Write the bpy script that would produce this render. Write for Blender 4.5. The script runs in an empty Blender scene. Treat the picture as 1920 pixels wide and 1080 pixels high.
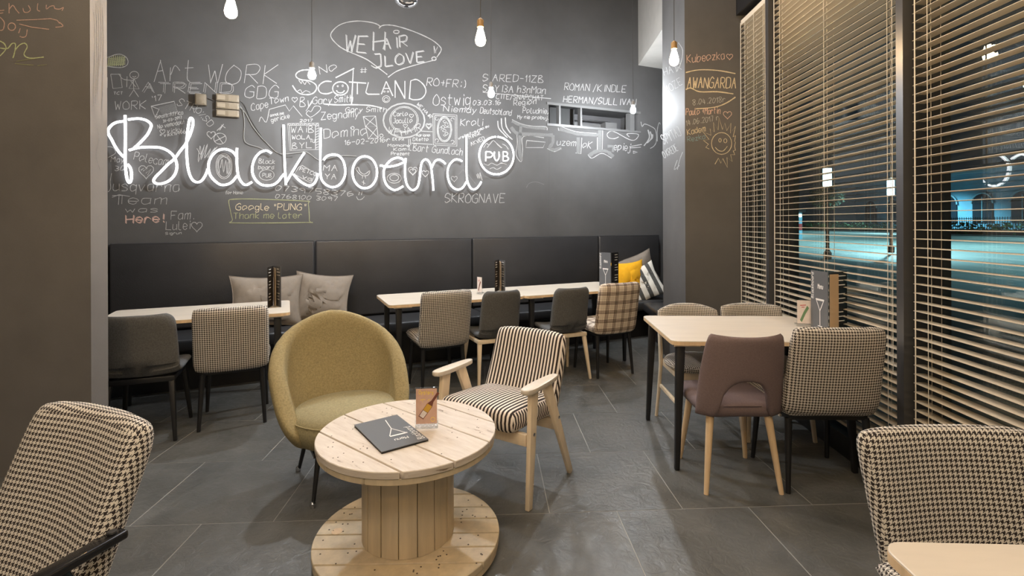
import bpy, bmesh, math, random
import numpy as np
from mathutils import Vector, Matrix, noise as noise_
random.seed(7)
S = bpy.context.scene
C = S.collection
pi = math.pi

# ------------------------------------------------------------------ camera
F, CAMH, TH, PX, PY = 950.0, 1.43, .0038, 960.0, 417.8      # pixels of a 1920x1080 frame
cam = bpy.data.cameras.new('camera'); camo = bpy.data.objects.new('camera', cam); C.objects.link(camo)
cam.sensor_width = 36.0; cam.sensor_fit = 'HORIZONTAL'; cam.lens = F / 1920 * 36
cam.shift_x = 0.0; cam.shift_y = -(540 - PY) / 1920
cam.clip_start = .05; cam.clip_end = 500
rt = Vector((math.cos(TH), 0, -math.sin(TH))); up = Vector((math.sin(TH), 0, math.cos(TH)))
camo.matrix_world = Matrix(((rt.x, up.x, 0, 0), (rt.y, up.y, -1, 0), (rt.z, up.z, 0, CAMH), (0, 0, 0, 1)))
S.camera = camo
# ------------------------------------------------------------------ world, light, exposure
W = bpy.data.worlds.new('night'); S.world = W; W.use_nodes = True
bg = W.node_tree.nodes['Background']; bg.inputs[0].default_value = (.02, .035, .05, 1); bg.inputs[1].default_value = .35
S.view_settings.view_transform = 'Standard'; S.view_settings.look = 'None'
S.view_settings.exposure = 0.0; S.view_settings.gamma = 1.0; S.view_settings.use_curve_mapping = False

def area(name, loc, sx, sy, power, col, rot=(0, 0, 0)):
    l = bpy.data.lights.new(name, 'AREA'); l.shape = 'RECTANGLE'; l.size = sx; l.size_y = sy; l.energy = power; l.color = col
    o = bpy.data.objects.new(name, l); C.objects.link(o); o.location = loc; o.rotation_euler = rot
    return o
area('ceiling_fill_light', (-1.2, 1.6, 4.5), 2.2, 1.2, 32, (1, .93, .84))  # unseen fill lights added under the ceiling for general brightness
area('ceiling_fill_light', (1.2, 1.2, 4.5), 1.6, 1.2, 15, (1, .90, .78))
area('ceiling_fill_light', (0.0, 4.0, 4.5), 2.6, .9, 40, (.95, .96, 1))
area('ceiling_fill_light', (-.4, -1.6, 4.5), 3.0, 1.2, 80, (1, .88, .74))
BULB_W, BULB_A, NEON = 2000.0, 420.0, 5.0

# ------------------------------------------------------------------ frames: pixel rays, bench wall (s, c), tiles and windows (a, b)
wv = Vector((.914, .406, 0)); nv = Vector((-.406, .914, 0))
av = Vector((.99912, -.04196, 0)); bv = Vector((.04196, .99912, 0))      # windows and column
tav = Vector((.99888, .0472, 0)); tbv = Vector((-.0472, .99888, 0))     # floor tiles
def sc(s, c, z=0): return wv * s + nv * c + Vector((0, 0, z))
def ab(a, b, z=0): return av * a + bv * b + Vector((0, 0, z))
def ray(px, py):
    a = (px - PX) / F; b = (PY - py) / F
    return Vector((a * math.cos(TH) + b * math.sin(TH), 1., -a * math.sin(TH) + b * math.cos(TH)))
def hit(px, py, n, c):
    r = ray(px, py); t = c / (n.x * r.x + n.y * r.y); return Vector((r.x * t, t, CAMH + r.z * t))
def floorpt(px, py, z=0):
    r = ray(px, py); t = (z - CAMH) / r.z; return Vector((r.x * t, t, z))
CW = 5.58                       # back wall plane, c
CB = 5.50                       # front of the bench backrest, c
ANG = math.atan2(.406, .914)    # +Y of a chair turned towards the bench
TANG = math.atan2(-.04196, .99912); TILE = math.atan2(.0472, .99888)

# ------------------------------------------------------------------ materials
M = {}
def nodes(name):
    m = bpy.data.materials.new(name); m.use_nodes = True; nt = m.node_tree
    return m, nt, nt.nodes['Principled BSDF']
def N(nt, t, **k):
    n = nt.nodes.new(t)
    for a, v in k.items():
        if a == 'inp':
            for i, x in v.items(): n.inputs[i].default_value = x
        else: setattr(n, a, v)
    return n
def L(nt, a, b): nt.links.new(a, b)
def noise(nt, scale, detail=3, rough=.5, coord='Object', sc3=None):
    tc = N(nt, 'ShaderNodeTexCoord'); nz = N(nt, 'ShaderNodeTexNoise', inp={'Scale': scale, 'Detail': detail, 'Roughness': rough})
    src = tc.outputs[coord]
    if sc3:
        mp = N(nt, 'ShaderNodeMapping'); mp.inputs['Scale'].default_value = sc3; L(nt, src, mp.inputs[0]); src = mp.outputs[0]
    L(nt, src, nz.inputs['Vector']); return nz
def ramp(nt, fac, stops):
    r = N(nt, 'ShaderNodeValToRGB'); e = r.color_ramp.elements
    while len(e) < len(stops): e.new(.5)
    for i, (p, c) in enumerate(stops): e[i].position = p; e[i].color = (*c, 1)
    L(nt, fac, r.inputs[0]); return r
def bump(nt, b, h, st, dist=.01):
    n = N(nt, 'ShaderNodeBump', inp={'Strength': st, 'Distance': dist}); L(nt, h, n.inputs['Height']); L(nt, n.outputs[0], b.inputs['Normal'])
def mat(name, c, rough=.5, metal=0, var=.0, vscale=6, bmp=0, bscale=60, spec=.5, sc3=None, c2=None):
    m, nt, b = nodes(name)
    b.inputs['Base Color'].default_value = (*c, 1); b.inputs['Roughness'].default_value = rough
    b.inputs['Metallic'].default_value = metal; b.inputs['Specular IOR Level'].default_value = spec
    if var or c2:
        nz = noise(nt, vscale, 4, .6, sc3=sc3)
        lo = c2 or tuple(x * (1 - var) for x in c); hi = c if c2 else tuple(min(1, x * (1 + var)) for x in c)
        L(nt, ramp(nt, nz.outputs[0], [(.3, lo), (.7, hi)]).outputs[0], b.inputs['Base Color'])
    if bmp:
        nz = noise(nt, bscale, 3, .6, sc3=sc3); bump(nt, b, nz.outputs[0], bmp)
    M[name] = m; return m
def emit(name, c, st):
    m, nt, b = nodes(name); b.inputs['Base Color'].default_value = (*c, 1)
    b.inputs['Emission Color'].default_value = (*c, 1); b.inputs['Emission Strength'].default_value = st
    M[name] = m; return m

mat('board', (.072, .071, .071), .75, var=.18, vscale=1.3, bmp=.05, bscale=90)
mat('board_warm', (.165, .156, .150), .78, var=.15, vscale=1.6, bmp=.05, bscale=90)
mat('board_column', (.098, .094, .092), .78, var=.15, vscale=1.6, bmp=.05, bscale=90)
mat('plaster', (.42, .40, .37), .8, var=.06)
mat('dark_plaster', (.10, .10, .10), .8, var=.1)
mat('leather', (.034, .034, .036), .38, var=.2, vscale=2, bmp=.12, bscale=140)
mat('black', (.012, .012, .013), .4)
mat('black_gloss', (.012, .012, .014), .16)
mat('plinth', (.015, .015, .016), .5)
mat('frame_metal', (.10, .10, .105), .3, metal=.6)
mat('steel', (.62, .62, .62), .22, metal=1)
mat('chrome', (.8, .8, .82), .08, metal=1)
mat('slat', (.66, .58, .46), .42, spec=.4)
mat('cord', (.74, .68, .58), .6)
mat('table_top', (.66, .59, .50), .38, var=.05, vscale=3, sc3=(1, 6, 1))
mat('beech', (.74, .54, .33), .42, var=.12, vscale=5, sc3=(6, 6, .7))
mat('beech_light', (.84, .70, .52), .42, var=.1, vscale=5, sc3=(6, 6, .7))
mat('grey_fabric', (.105, .105, .105), .9, var=.25, vscale=120, bmp=.3, bscale=400)
mat('purple_fabric', (.185, .135, .135), .9, var=.12, vscale=160, bmp=.2, bscale=400)
mat('olive_fabric', (.34, .28, .145), .92, var=.22, vscale=110, bmp=.3, bscale=350)
mat('olive_pad', (.32, .28, .16), .92, var=.2, vscale=110, bmp=.3, bscale=350)
mat('taupe_cloth', (.235, .20, .165), .85, var=.1, vscale=9, bmp=.25, bscale=14)
mat('yellow_cloth', (.86, .44, .01), .85, var=.06, vscale=9, bmp=.1, bscale=20)
mat('menu_grey', (.11, .115, .125), .35)
mat('menu_black', (.014, .014, .015), .35)
mat('menu_kraft', (.50, .36, .22), .8)
mat('print_white', (.85, .84, .82), .6)
mat('print_gold', (.85, .62, .18), .5)
mat('card_pink', (.60, .36, .27), .45, c2=(.72, .50, .40), vscale=14)
mat('card_light', (.78, .70, .67), .45, var=.08, vscale=40)
mat('bottle_dark', (.17, .05, .03), .4)
mat('bottle_amber', (.62, .36, .04), .35)
mat('print_green', (.16, .30, .16), .5)
mat('print_red', (.55, .05, .05), .5)
mat('socket_grey', (.22, .21, .20), .5)
mat('socket_brass', (.42, .25, .10), .4, metal=.4)
mat('wire', (.20, .20, .19), .5)
mat('wire_dark', (.06, .06, .06), .5)
mat('driver_box', (.17, .14, .10), .45, var=.1, vscale=30)
mat('driver_grille', (.26, .22, .165), .4)
mat('niche', (.09, .09, .095), .55)
mat('niche_shade', (.006, .006, .006), .6)
mat('niche_trim', (.115, .115, .115), .45)
for nm, c in dict(chalk=(.34, .34, .337), chalk_pink=(.62, .43, .37), chalk_green=(.55, .62, .36), chalk_cream=(.58, .50, .36), chalk_blue=(.18, .28, .33), chalk_dim=(.15, .15, .15), chalk_yellow=(.27, .28, .17)).items():
    mat(nm, c, .95, var=.22, vscale=160, spec=.1)
mat('asphalt', (.16, .18, .17), .55, var=.2, vscale=.6)
mat('pavement', (.20, .22, .22), .7, var=.15, vscale=1.2)
mat('grass', (.03, .075, .02), .9, var=.4, vscale=3)
mat('far_wall', (.10, .24, .34), .8, var=.1, vscale=.6)
mat('far_window', (.012, .02, .03), .2)
mat('far_trim', (.16, .30, .38), .8)
mat('leaf', (.03, .06, .02), .8, var=.4, vscale=4)
mat('bark', (.035, .028, .02), .9)
mat('far_red', (.30, .03, .03), .6)
emit('neon', (1, .985, 1), NEON)
emit('bulb_white', (.90, .95, 1), BULB_W)
emit('bulb_warm', (1, .66, .30), BULB_A)
emit('street_glow', (.75, .95, 1), 4)
emit('street_glow_warm', (1, .9, .75), 8)

def slate():
    m, nt, b = nodes('slate')
    oi = N(nt, 'ShaderNodeObjectInfo')
    tc = N(nt, 'ShaderNodeTexCoord'); ad = N(nt, 'ShaderNodeVectorMath', operation='ADD')
    mul = N(nt, 'ShaderNodeMath', operation='MULTIPLY', inp={1: 40.})
    L(nt, oi.outputs['Random'], mul.inputs[0]); L(nt, tc.outputs['Object'], ad.inputs[0]); L(nt, mul.outputs[0], ad.inputs[1])
    n1 = N(nt, 'ShaderNodeTexNoise', inp={'Scale': 3.2, 'Detail': 6, 'Roughness': .62, 'Distortion': .9}); L(nt, ad.outputs[0], n1.inputs['Vector'])
    n2 = N(nt, 'ShaderNodeTexNoise', inp={'Scale': 15., 'Detail': 5, 'Roughness': .6, 'Distortion': 1.5}); L(nt, ad.outputs[0], n2.inputs['Vector'])
    L(nt, ramp(nt, n1.outputs[0], [(.3, (.085, .087, .084)), (.7, (.15, .151, .146))]).outputs[0], b.inputs['Base Color'])
    L(nt, ramp(nt, n2.outputs[0], [(.3, (.30,) * 3), (.7, (.46,) * 3)]).outputs[0], b.inputs['Roughness'])
    bump(nt, b, n2.outputs[0], .6, .007); M['slate'] = m
slate()
mat('grout', (.36, .36, .34), .9)

def spoolwood():
    m, nt, b = nodes('spool_wood')
    tc = N(nt, 'ShaderNodeTexCoord'); oi = N(nt, 'ShaderNodeObjectInfo')
    n1 = N(nt, 'ShaderNodeTexNoise', inp={'Scale': 7., 'Detail': 6, 'Roughness': .7}); mp = N(nt, 'ShaderNodeMapping'); mp.inputs['Scale'].default_value = (.8, 5, 5)
    L(nt, tc.outputs['UV'], mp.inputs[0]); L(nt, mp.outputs[0], n1.inputs['Vector'])
    r = ramp(nt, n1.outputs[0], [(.32, (.22, .16, .11)), (.38, (.58, .50, .42)), (.7, (.70, .635, .56))])
    L(nt, r.outputs[0], b.inputs['Base Color']); b.inputs['Roughness'].default_value = .5
    bump(nt, b, n1.outputs[0], .25, .004); M['spool_wood'] = m
spoolwood()
mat('stave_wood', (.62, .51, .35), .5, var=.13, vscale=4, sc3=(5, 5, .6))
mat('nail', (.10, .07, .05), .6)

def fmath(nt, op, a, bval=None):
    n = N(nt, 'ShaderNodeMath', operation=op)
    for i, x in enumerate((a, bval)):
        if x is None: continue
        if isinstance(x, (int, float)): n.inputs[i].default_value = x
        else: L(nt, x, n.inputs[i])
    return n.outputs[0]
def houndstooth(name, light, dark, cell):
    m, nt, b = nodes(name)
    tc = N(nt, 'ShaderNodeTexCoord'); sp = N(nt, 'ShaderNodeSeparateXYZ'); L(nt, tc.outputs['UV'], sp.inputs[0])
    i = fmath(nt, 'FLOOR', fmath(nt, 'MULTIPLY', sp.outputs[0], 8 / cell)); j = fmath(nt, 'FLOOR', fmath(nt, 'MULTIPLY', sp.outputs[1], 8 / cell))
    wi = fmath(nt, 'LESS_THAN', fmath(nt, 'FLOORED_MODULO', i, 8.), 3.5); wj = fmath(nt, 'LESS_THAN', fmath(nt, 'FLOORED_MODULO', j, 8.), 3.5)
    tw = fmath(nt, 'LESS_THAN', fmath(nt, 'FLOORED_MODULO', fmath(nt, 'ADD', i, j), 4.), 1.5)
    f = fmath(nt, 'ADD', fmath(nt, 'MULTIPLY', tw, wi), fmath(nt, 'MULTIPLY', fmath(nt, 'SUBTRACT', 1., tw), wj))
    r = ramp(nt, f, [(0, light), (1, dark)]); r.color_ramp.interpolation = 'LINEAR'
    L(nt, r.outputs[0], b.inputs['Base Color']); b.inputs['Roughness'].default_value = .9
    nz = noise(nt, 300, 2); bump(nt, b, nz.outputs[0], .2, .003); M[name] = m
houndstooth('houndstooth', (.68, .635, .57), (.022, .015, .014), .0145)
houndstooth('houndstooth_fine', (.66, .61, .54), (.022, .018, .017), .0120)

def stripes(name, light, dark, period, duty, axis=0):
    m, nt, b = nodes(name)
    tc = N(nt, 'ShaderNodeTexCoord'); sp = N(nt, 'ShaderNodeSeparateXYZ'); L(nt, tc.outputs['UV'], sp.inputs[0])
    f = fmath(nt, 'LESS_THAN', fmath(nt, 'FLOORED_MODULO', fmath(nt, 'MULTIPLY', sp.outputs[axis], 1 / period), 1.), duty)
    L(nt, ramp(nt, f, [(0, light), (1, dark)]).outputs[0], b.inputs['Base Color']); b.inputs['Roughness'].default_value = .88
    nz = noise(nt, 300, 2); bump(nt, b, nz.outputs[0], .15, .003); M[name] = m
stripes('ticking', (.80, .72, .64), (.028, .018, .016), .0225, .5)
stripes('broad_stripe', (.72, .70, .64), (.075, .075, .07), .115, .45, 0)

def plaid():
    m, nt, b = nodes('plaid')
    tc = N(nt, 'ShaderNodeTexCoord'); sp = N(nt, 'ShaderNodeSeparateXYZ'); L(nt, tc.outputs['UV'], sp.inputs[0])
    def bands(o, per):
        x = fmath(nt, 'FLOORED_MODULO', fmath(nt, 'MULTIPLY', o, 1 / per), 1.)
        r = ramp(nt, x, [(0, (.0,) * 3), (.08, (1,) * 3), (.17, (.0,) * 3), (.22, (1,) * 3), (.31, (0,) * 3), (.37, (1,) * 3), (.44, (0,) * 3), (.66, (.45,) * 3), (.69, (0,) * 3), (.84, (.45,) * 3), (.87, (0,) * 3)])
        r.color_ramp.interpolation = 'CONSTANT'; return r.outputs[0]
    s = fmath(nt, 'MULTIPLY', fmath(nt, 'ADD', bands(sp.outputs[0], .085), bands(sp.outputs[1], .085)), .5)
    L(nt, ramp(nt, s, [(0, (.72, .62, .50)), (.5, (.22, .15, .11)), (1, (.03, .02, .018))]).outputs[0], b.inputs['Base Color'])
    b.inputs['Roughness'].default_value = .9; M['plaid'] = m
plaid()

def glass(name, tint, gl):
    m = bpy.data.materials.new(name); m.use_nodes = True; nt = m.node_tree; nt.nodes.clear()
    o = N(nt, 'ShaderNodeOutputMaterial'); mx = N(nt, 'ShaderNodeMixShader'); t = N(nt, 'ShaderNodeBsdfTransparent'); g = N(nt, 'ShaderNodeBsdfGlossy')
    t.inputs[0].default_value = (*tint, 1); g.inputs['Roughness'].default_value = .0; g.inputs[0].default_value = (.95, 1, 1, 1)
    lw = N(nt, 'ShaderNodeLayerWeight', inp={'Blend': .5}); f5 = fmath(nt, 'POWER', lw.outputs['Facing'], 4.); L(nt, fmath(nt, 'ADD', fmath(nt, 'MULTIPLY', f5, 1 - gl), gl), mx.inputs[0]); L(nt, t.outputs[0], mx.inputs[1]); L(nt, g.outputs[0], mx.inputs[2]); L(nt, mx.outputs[0], o.inputs[0])
    M[name] = m
glass('window_glass', (.90, .97, .97), .10)
glass('acrylic', (.97, .97, .97), .04)

# ------------------------------------------------------------------ mesh builder
class MB:
    def __init__(s): s.v = []; s.f = []
    def add(s, v, f):
        o = len(s.v); s.v += [tuple(x) for x in v]; s.f += [tuple(i + o for i in q) for q in f]; return s
    def box(s, c, d, R=None):
        c = Vector(c); v = []
        for x in (-.5, .5):
            for y in (-.5, .5):
                for z in (-.5, .5):
                    p = Vector((x * d[0], y * d[1], z * d[2]))
                    v.append(c + (R @ p if R else p))
        return s.add(v, [(0, 1, 3, 2), (4, 6, 7, 5), (0, 4, 5, 1), (2, 3, 7, 6), (0, 2, 6, 4), (1, 5, 7, 3)])
    def bar(s, a, b, wx, wy, wx2=None, wy2=None, side=(1, 0, 0)):
        """rectangular bar from a to b; wx along `side`"""
        a, b = Vector(a), Vector(b); d = (b - a).normalized(); x = Vector(side); x = (x - d * x.dot(d)).normalized(); y = d.cross(x)
        wx2 = wx if wx2 is None else wx2; wy2 = wy if wy2 is None else wy2; v = []
        for p, p1, p2 in ((a, wx, wy), (b, wx2, wy2)):
            for sx, sy in ((-1, -1), (1, -1), (1, 1), (-1, 1)): v.append(p + x * sx * p1 / 2 + y * sy * p2 / 2)
        return s.add(v, [(3, 2, 1, 0), (4, 5, 6, 7), (0, 1, 5, 4), (1, 2, 6, 5), (2, 3, 7, 6), (3, 0, 4, 7)])
    def tube(s, pts, r, n=8, closed=False, cap=True):
        pts = [Vector(p) for p in pts]; m = len(pts); rr = r if isinstance(r, (list, tuple)) else [r] * m
        t0 = (pts[1] - pts[0]).normalized(); ref = Vector((0, 0, 1)) if abs(t0.z) < .9 else Vector((1, 0, 0))
        x = (ref - t0 * ref.dot(t0)).normalized(); v = []; f = []
        for i, p in enumerate(pts):
            if closed: t = (pts[(i + 1) % m] - pts[i - 1]).normalized()
            else: t = (pts[min(i + 1, m - 1)] - pts[max(i - 1, 0)]).normalized()
            x = (x - t * x.dot(t)); x = x.normalized() if x.length > 1e-6 else t.orthogonal().normalized(); y = t.cross(x)
            for k in range(n):
                q = 2 * pi * k / n; v.append(p + (x * math.cos(q) + y * math.sin(q)) * rr[i])
        for i in range(m if closed else m - 1):
            j = (i + 1) % m
            for k in range(n): f.append((i * n + k, i * n + (k + 1) % n, j * n + (k + 1) % n, j * n + k))
        if cap and not closed: f.append(tuple(range(n - 1, -1, -1))); f.append(tuple((m - 1) * n + k for k in range(n)))
        return s.add(v, f)
    def lathe(s, prof, n=24, c=(0, 0, 0)):
        c = Vector(c); v = []; f = []; m = len(prof)
        for r, z in prof:
            for k in range(n): q = 2 * pi * k / n; v.append(c + Vector((r * math.cos(q), r * math.sin(q), z)))
        for i in range(m - 1):
            for k in range(n): f.append((i * n + k, i * n + (k + 1) % n, (i + 1) * n + (k + 1) % n, (i + 1) * n + k))
        f.append(tuple(range(n - 1, -1, -1))); f.append(tuple((m - 1) * n + k for k in range(n)))
        return s.add(v, f)
    def prism(s, poly, z0, z1, fn=None):
        """poly: xy outline counter-clockwise, extruded z0..z1; fn maps (x, y, z) to a point"""
        fn = fn or (lambda x, y, z: (x, y, z)); n = len(poly)
        v = [fn(x, y, z0) for x, y in poly] + [fn(x, y, z1) for x, y in poly]
        f = [tuple(range(n - 1, -1, -1)), tuple(range(n, 2 * n))] + [(k, (k + 1) % n, n + (k + 1) % n, n + k) for k in range(n)]
        return s.add(v, f)
    def panel(s, fn, thick, nu=14, nv=12, p=8, usp=1):
        """padded shell: fn(u, v) in [-1, 1]^2 gives the mid surface, thickness fades to a rounded edge"""
        def lst(n):
            r = []
            for i in range(n + 1):
                t = -1 + 2 * i / n; r.append(math.copysign(1 - (1 - abs(t)) ** 1.7, t))
            return r
        U, V = lst(nu), lst(nv); e = 1e-3; fr = []; bk = []
        for v in V:
            for u in U:
                P = Vector(fn(u, v)); du = Vector(fn(min(u + e, 1), v)) - Vector(fn(max(u - e, -1), v)); dv = Vector(fn(u, min(v + e, 1))) - Vector(fn(u, max(v - e, -1)))
                n = du.cross(dv); n = n.normalized() if n.length > 1e-12 else Vector((0, 1, 0))
                th = thick(u, v) if callable(thick) else thick
                h = th / 2 * max(0, 1 - abs(u) ** p) ** .5 * max(0, 1 - abs(v) ** p) ** .5
                fr.append(P + n * h); bk.append(P - n * h)
        w = nu + 1; f = []; f2 = []
        for j in range(nv):
            for i in range(nu):
                q = (j * w + i, j * w + i + 1, (j + 1) * w + i + 1, (j + 1) * w + i); f.append(q); f2.append(tuple(reversed(q)))
        o = len(fr); return s.add(fr + bk, f + [tuple(i + o for i in q) for q in f2])
    def mesh(s, name, smooth=40, weld=True, bev=0, seg=2):
        me = bpy.data.meshes.new(name); me.from_pydata(s.v, [], s.f)
        bm = bmesh.new(); bm.from_mesh(me)
        if weld: bmesh.ops.remove_doubles(bm, verts=bm.verts, dist=1e-5); bmesh.ops.dissolve_degenerate(bm, edges=bm.edges, dist=1e-6)
        if bev: bmesh.ops.bevel(bm, geom=[e for e in bm.edges if len(e.link_faces) == 2 and e.calc_face_angle(0) > .5], offset=bev, segments=seg, profile=.5, affect='EDGES', clamp_overlap=True)
        if bm.faces and weld: bmesh.ops.recalc_face_normals(bm, faces=bm.faces)
        bm.to_mesh(me); bm.free()
        n = len(me.loops)
        if n:
            co = np.empty(len(me.vertices) * 3, 'f'); me.vertices.foreach_get('co', co); co = co.reshape(-1, 3)
            vi = np.empty(n, 'i'); me.loops.foreach_get('vertex_index', vi)
            nr = np.empty(len(me.polygons) * 3, 'f'); me.polygons.foreach_get('normal', nr); nr = np.abs(nr.reshape(-1, 3))
            tot = np.empty(len(me.polygons), 'i'); me.polygons.foreach_get('loop_total', tot)
            ax = np.repeat(np.argmax(nr * np.array([.8, 1, 1]), axis=1), tot); P = co[vi]
            uv = np.where((ax == 0)[:, None], P[:, [1, 2]], np.where((ax == 1)[:, None], P[:, [0, 2]], P[:, [0, 1]]))
            me.uv_layers.new(name='UVMap').data.foreach_set('uv', uv.astype('f').ravel())
        if smooth:
            me.polygons.foreach_set('use_smooth', [True] * len(me.polygons)); me.set_sharp_from_angle(angle=math.radians(smooth))
        return me
    def build(s, name, m, parent=None, **k):
        return link(name, s.mesh(name, **k), m, parent)
def link(name, me, m, parent=None):
    if m and not me.materials: me.materials.append(M[m])
    o = bpy.data.objects.new(name, me); C.objects.link(o)
    if parent: o.parent = parent
    return o
def tag(o, label=None, cat=None, group=None, kind=None):
    if label: o['label'] = label
    if cat: o['category'] = cat
    if group: o['group'] = group
    if kind: o['kind'] = kind
    return o
def thing(name, label, cat, loc=(0, 0, 0), rz=0, group=None):
    o = bpy.data.objects.new(name, None); C.objects.link(o); o.location = loc; o.rotation_euler = (0, 0, rz); o.empty_display_size = .1
    return tag(o, label, cat, group)
def struct(name, mb, m, label=None, parent=None, **k):
    o = mb.build(name, m, parent, **k); o['kind'] = 'structure'
    if label: o['label'] = label
    return o
def bx(name, c, d, m, parent=None, bev=0, R=None, **k): return MB().box(c, d, R).build(name, m, parent, bev=bev, **k)
def smoothpts(p, k=5, closed=False):
    p = [Vector(q) for q in p]; n = len(p)
    if n < 3: return p
    out = []
    for i in range(n if closed else n - 1):
        g = (lambda j: p[j % n]) if closed else (lambda j: p[max(0, min(n - 1, j))])
        a, b, c, d = g(i - 1), g(i), g(i + 1), g(i + 2)
        for t in range(k):
            t /= k; out.append(.5 * ((2 * b) + (c - a) * t + (2 * a - 5 * b + 4 * c - d) * t * t + (3 * b - a - 3 * c + d) * t ** 3))
    if not closed: out.append(p[-1])
    return out

# ------------------------------------------------------------------ handwriting: a single-stroke alphabet
GL = dict(A="0228 2842 1535", B="0208 0828372605 0525433202", C="4738280603223243", D="0208 082847432202", E="4808 0802 0242 0535", F="4808 0802 0535",
 G="473828060322324345 4525", H="0208 4248 0545", I="2228", J="1838 3833221203", K="0208 4805 0542", L="0802 0242", M="0208 0825 2548 4842", N="0208 0842 4248",
 O="28060322434628", P="0208 0838473505", Q="28060322434628 2442", R="0208 0838473505 1542", S="473818062544331203", T="0848 2822", U="080312324348", V="0822 2248",
 W="0812 1226 2632 3248", X="0248 0842", Y="0825 4825 2522", Z="0848 4802 0242", a="36160503123335 3632", b="0802 04163645331203", c="3526160503123233", d="3832 35160503123334",
 e="04343526160503122233", f="37281712 0626", g="35160503123334 3631201001", h="0802 0416363532", i="1612 1718", j="2621100001 2728", k="0802 3604 0432", l="08031222",
 m="0602 05162622 25364642", n="0602 0416363532", o="1605031223443616", p="0600 04163644331203", q="35160503123334 3630", r="0602 04162635", s="35261605243322 2202",
 t="181322 0636", u="06031233 3632", v="0612 1236", w="0612 1225 2532 3246", x="0236 0632", y="0612 3612 1200", z="0636 3602 0232")
GL.update({'0': "1805031223353718", '1': "0618 1812", '2': "0718283736 3602 0232", '3': "0818373615 1534331203", '4': "1804 0434 2722", '5': "3808 0805 0515353312", '6': "280603122334351504",
 '7': "0838 3812", '8': "2507182837250412223325", '9': "3627170615253632", '.': "1213", ',': "1301", '-': "0535", '+': "0535 2327", '/': "0138", ':': "1314 1617", ')': "18262312", '!': "1814 1312",
 '*': "0537 0735 2824", '#': "1318 3338 0444 0646", "'": "1816", '"': "1816 2826", '%': "0238 0807 3332"})
def write(text, x0, y0, x1, y1, cap, slant=.08, jit=.18):
    """polylines of handwriting in picture units; (x0, y0)-(x1, y1) is the baseline, y down"""
    adv = []; x = 0
    for ch in text:
        if ch == ' ': adv.append((None, x)); x += 2.6; continue
        st = [[(int(t[i]), int(t[i + 1]) - 2) for i in range(0, len(t), 2)] for t in GL[ch].split()]
        mx = max(q[0] for s_ in st for q in s_); adv.append((st, x)); x += mx + 1.5
    Lx = max(x - 1.5, 1); dx, dy = x1 - x0, y1 - y0; ln = math.hypot(dx, dy); ex = (dx / ln, dy / ln); sx = ln / Lx; sy = cap / 6; out = []
    for st, xo in adv:
        if not st: continue
        ky = random.uniform(-.25, .25)
        for s_ in st:
            pl = []
            for gx, gy in s_:
                gx = (gx + xo + random.uniform(-jit, jit)) * sx + gy * sy * slant; gy = (gy + ky + random.uniform(-jit, jit)) * sy
                pl.append((x0 + ex[0] * gx + ex[1] * gy, y0 + ex[1] * gx - ex[0] * gy))
            out.append([(q.x, q.y) for q in smoothpts([(a, b, 0) for a, b in pl], 4)])
    return out
def ell(cx, cy, rx, ry, n=20, a0=0, a1=360): return [(cx + rx * math.cos(math.radians(a0 + (a1 - a0) * i / n)), cy + ry * math.sin(math.radians(a0 + (a1 - a0) * i / n))) for i in range(n + 1)]
def heart(cx, cy, r):
    return [(cx + r * 16 * math.sin(t) ** 3 / 16, cy - r * (13 * math.cos(t) - 5 * math.cos(2 * t) - 2 * math.cos(3 * t) - math.cos(4 * t)) / 16) for t in [2 * pi * i / 18 for i in range(19)]]
def sm(p, k=4): return [(q.x, q.y) for q in smoothpts([(a, b, 0) for a, b in p], k)]
def ribbons(lines, w, fn, jag=.25):
    """flat strokes of width w (picture units) laid on a surface by fn(x, y)"""
    mb = MB()
    for pl in lines:
        if len(pl) < 2: continue
        v = []; n = len(pl)
        for i, (x, y) in enumerate(pl):
            ax, ay = pl[max(0, i - 1)]; bx_, by = pl[min(n - 1, i + 1)]; dx, dy = bx_ - ax, by - ay; l = math.hypot(dx, dy) or 1
            h = w / 2 * (1 + random.uniform(-jag, jag)); v += [fn(x - dy / l * h, y + dx / l * h), fn(x + dy / l * h, y - dx / l * h)]
        mb.add(v, [(2 * i, 2 * i + 1, 2 * i + 3, 2 * i + 2) for i in range(n - 1)])
    return mb
def on_wall(c):
    return lambda x, y: hit(x, y, nv, c)
def chalk(parent, lines, m='chalk', w=1.5, fn=None, name='chalk_writing', label=None):
    w = w * .78 if w < 4 else w
    o = ribbons(lines, w, fn or on_wall(CW - .0015)).build(name, m, parent, smooth=0, weld=False)
    if label: o['label'] = label
    return o

# ================================================================== THE SETTING
CH = 4.6
def Rz(a): return Matrix.Rotation(a, 3, 'Z')
RW, RT = Rz(ANG), Rz(TANG)
def sbox(mb, s0, s1, c0, c1, z0, z1): return mb.box(sc((s0 + s1) / 2, (c0 + c1) / 2, (z0 + z1) / 2), (s1 - s0, c1 - c0, z1 - z0), RW)
def abox(mb, a0, a1, b0, b1, z0, z1): return mb.box(ab((a0 + a1) / 2, (b0 + b1) / 2, (z0 + z1) / 2), (a1 - a0, b1 - b0, z1 - z0), RT)
def s_of(p): return p.dot(wv)

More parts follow.
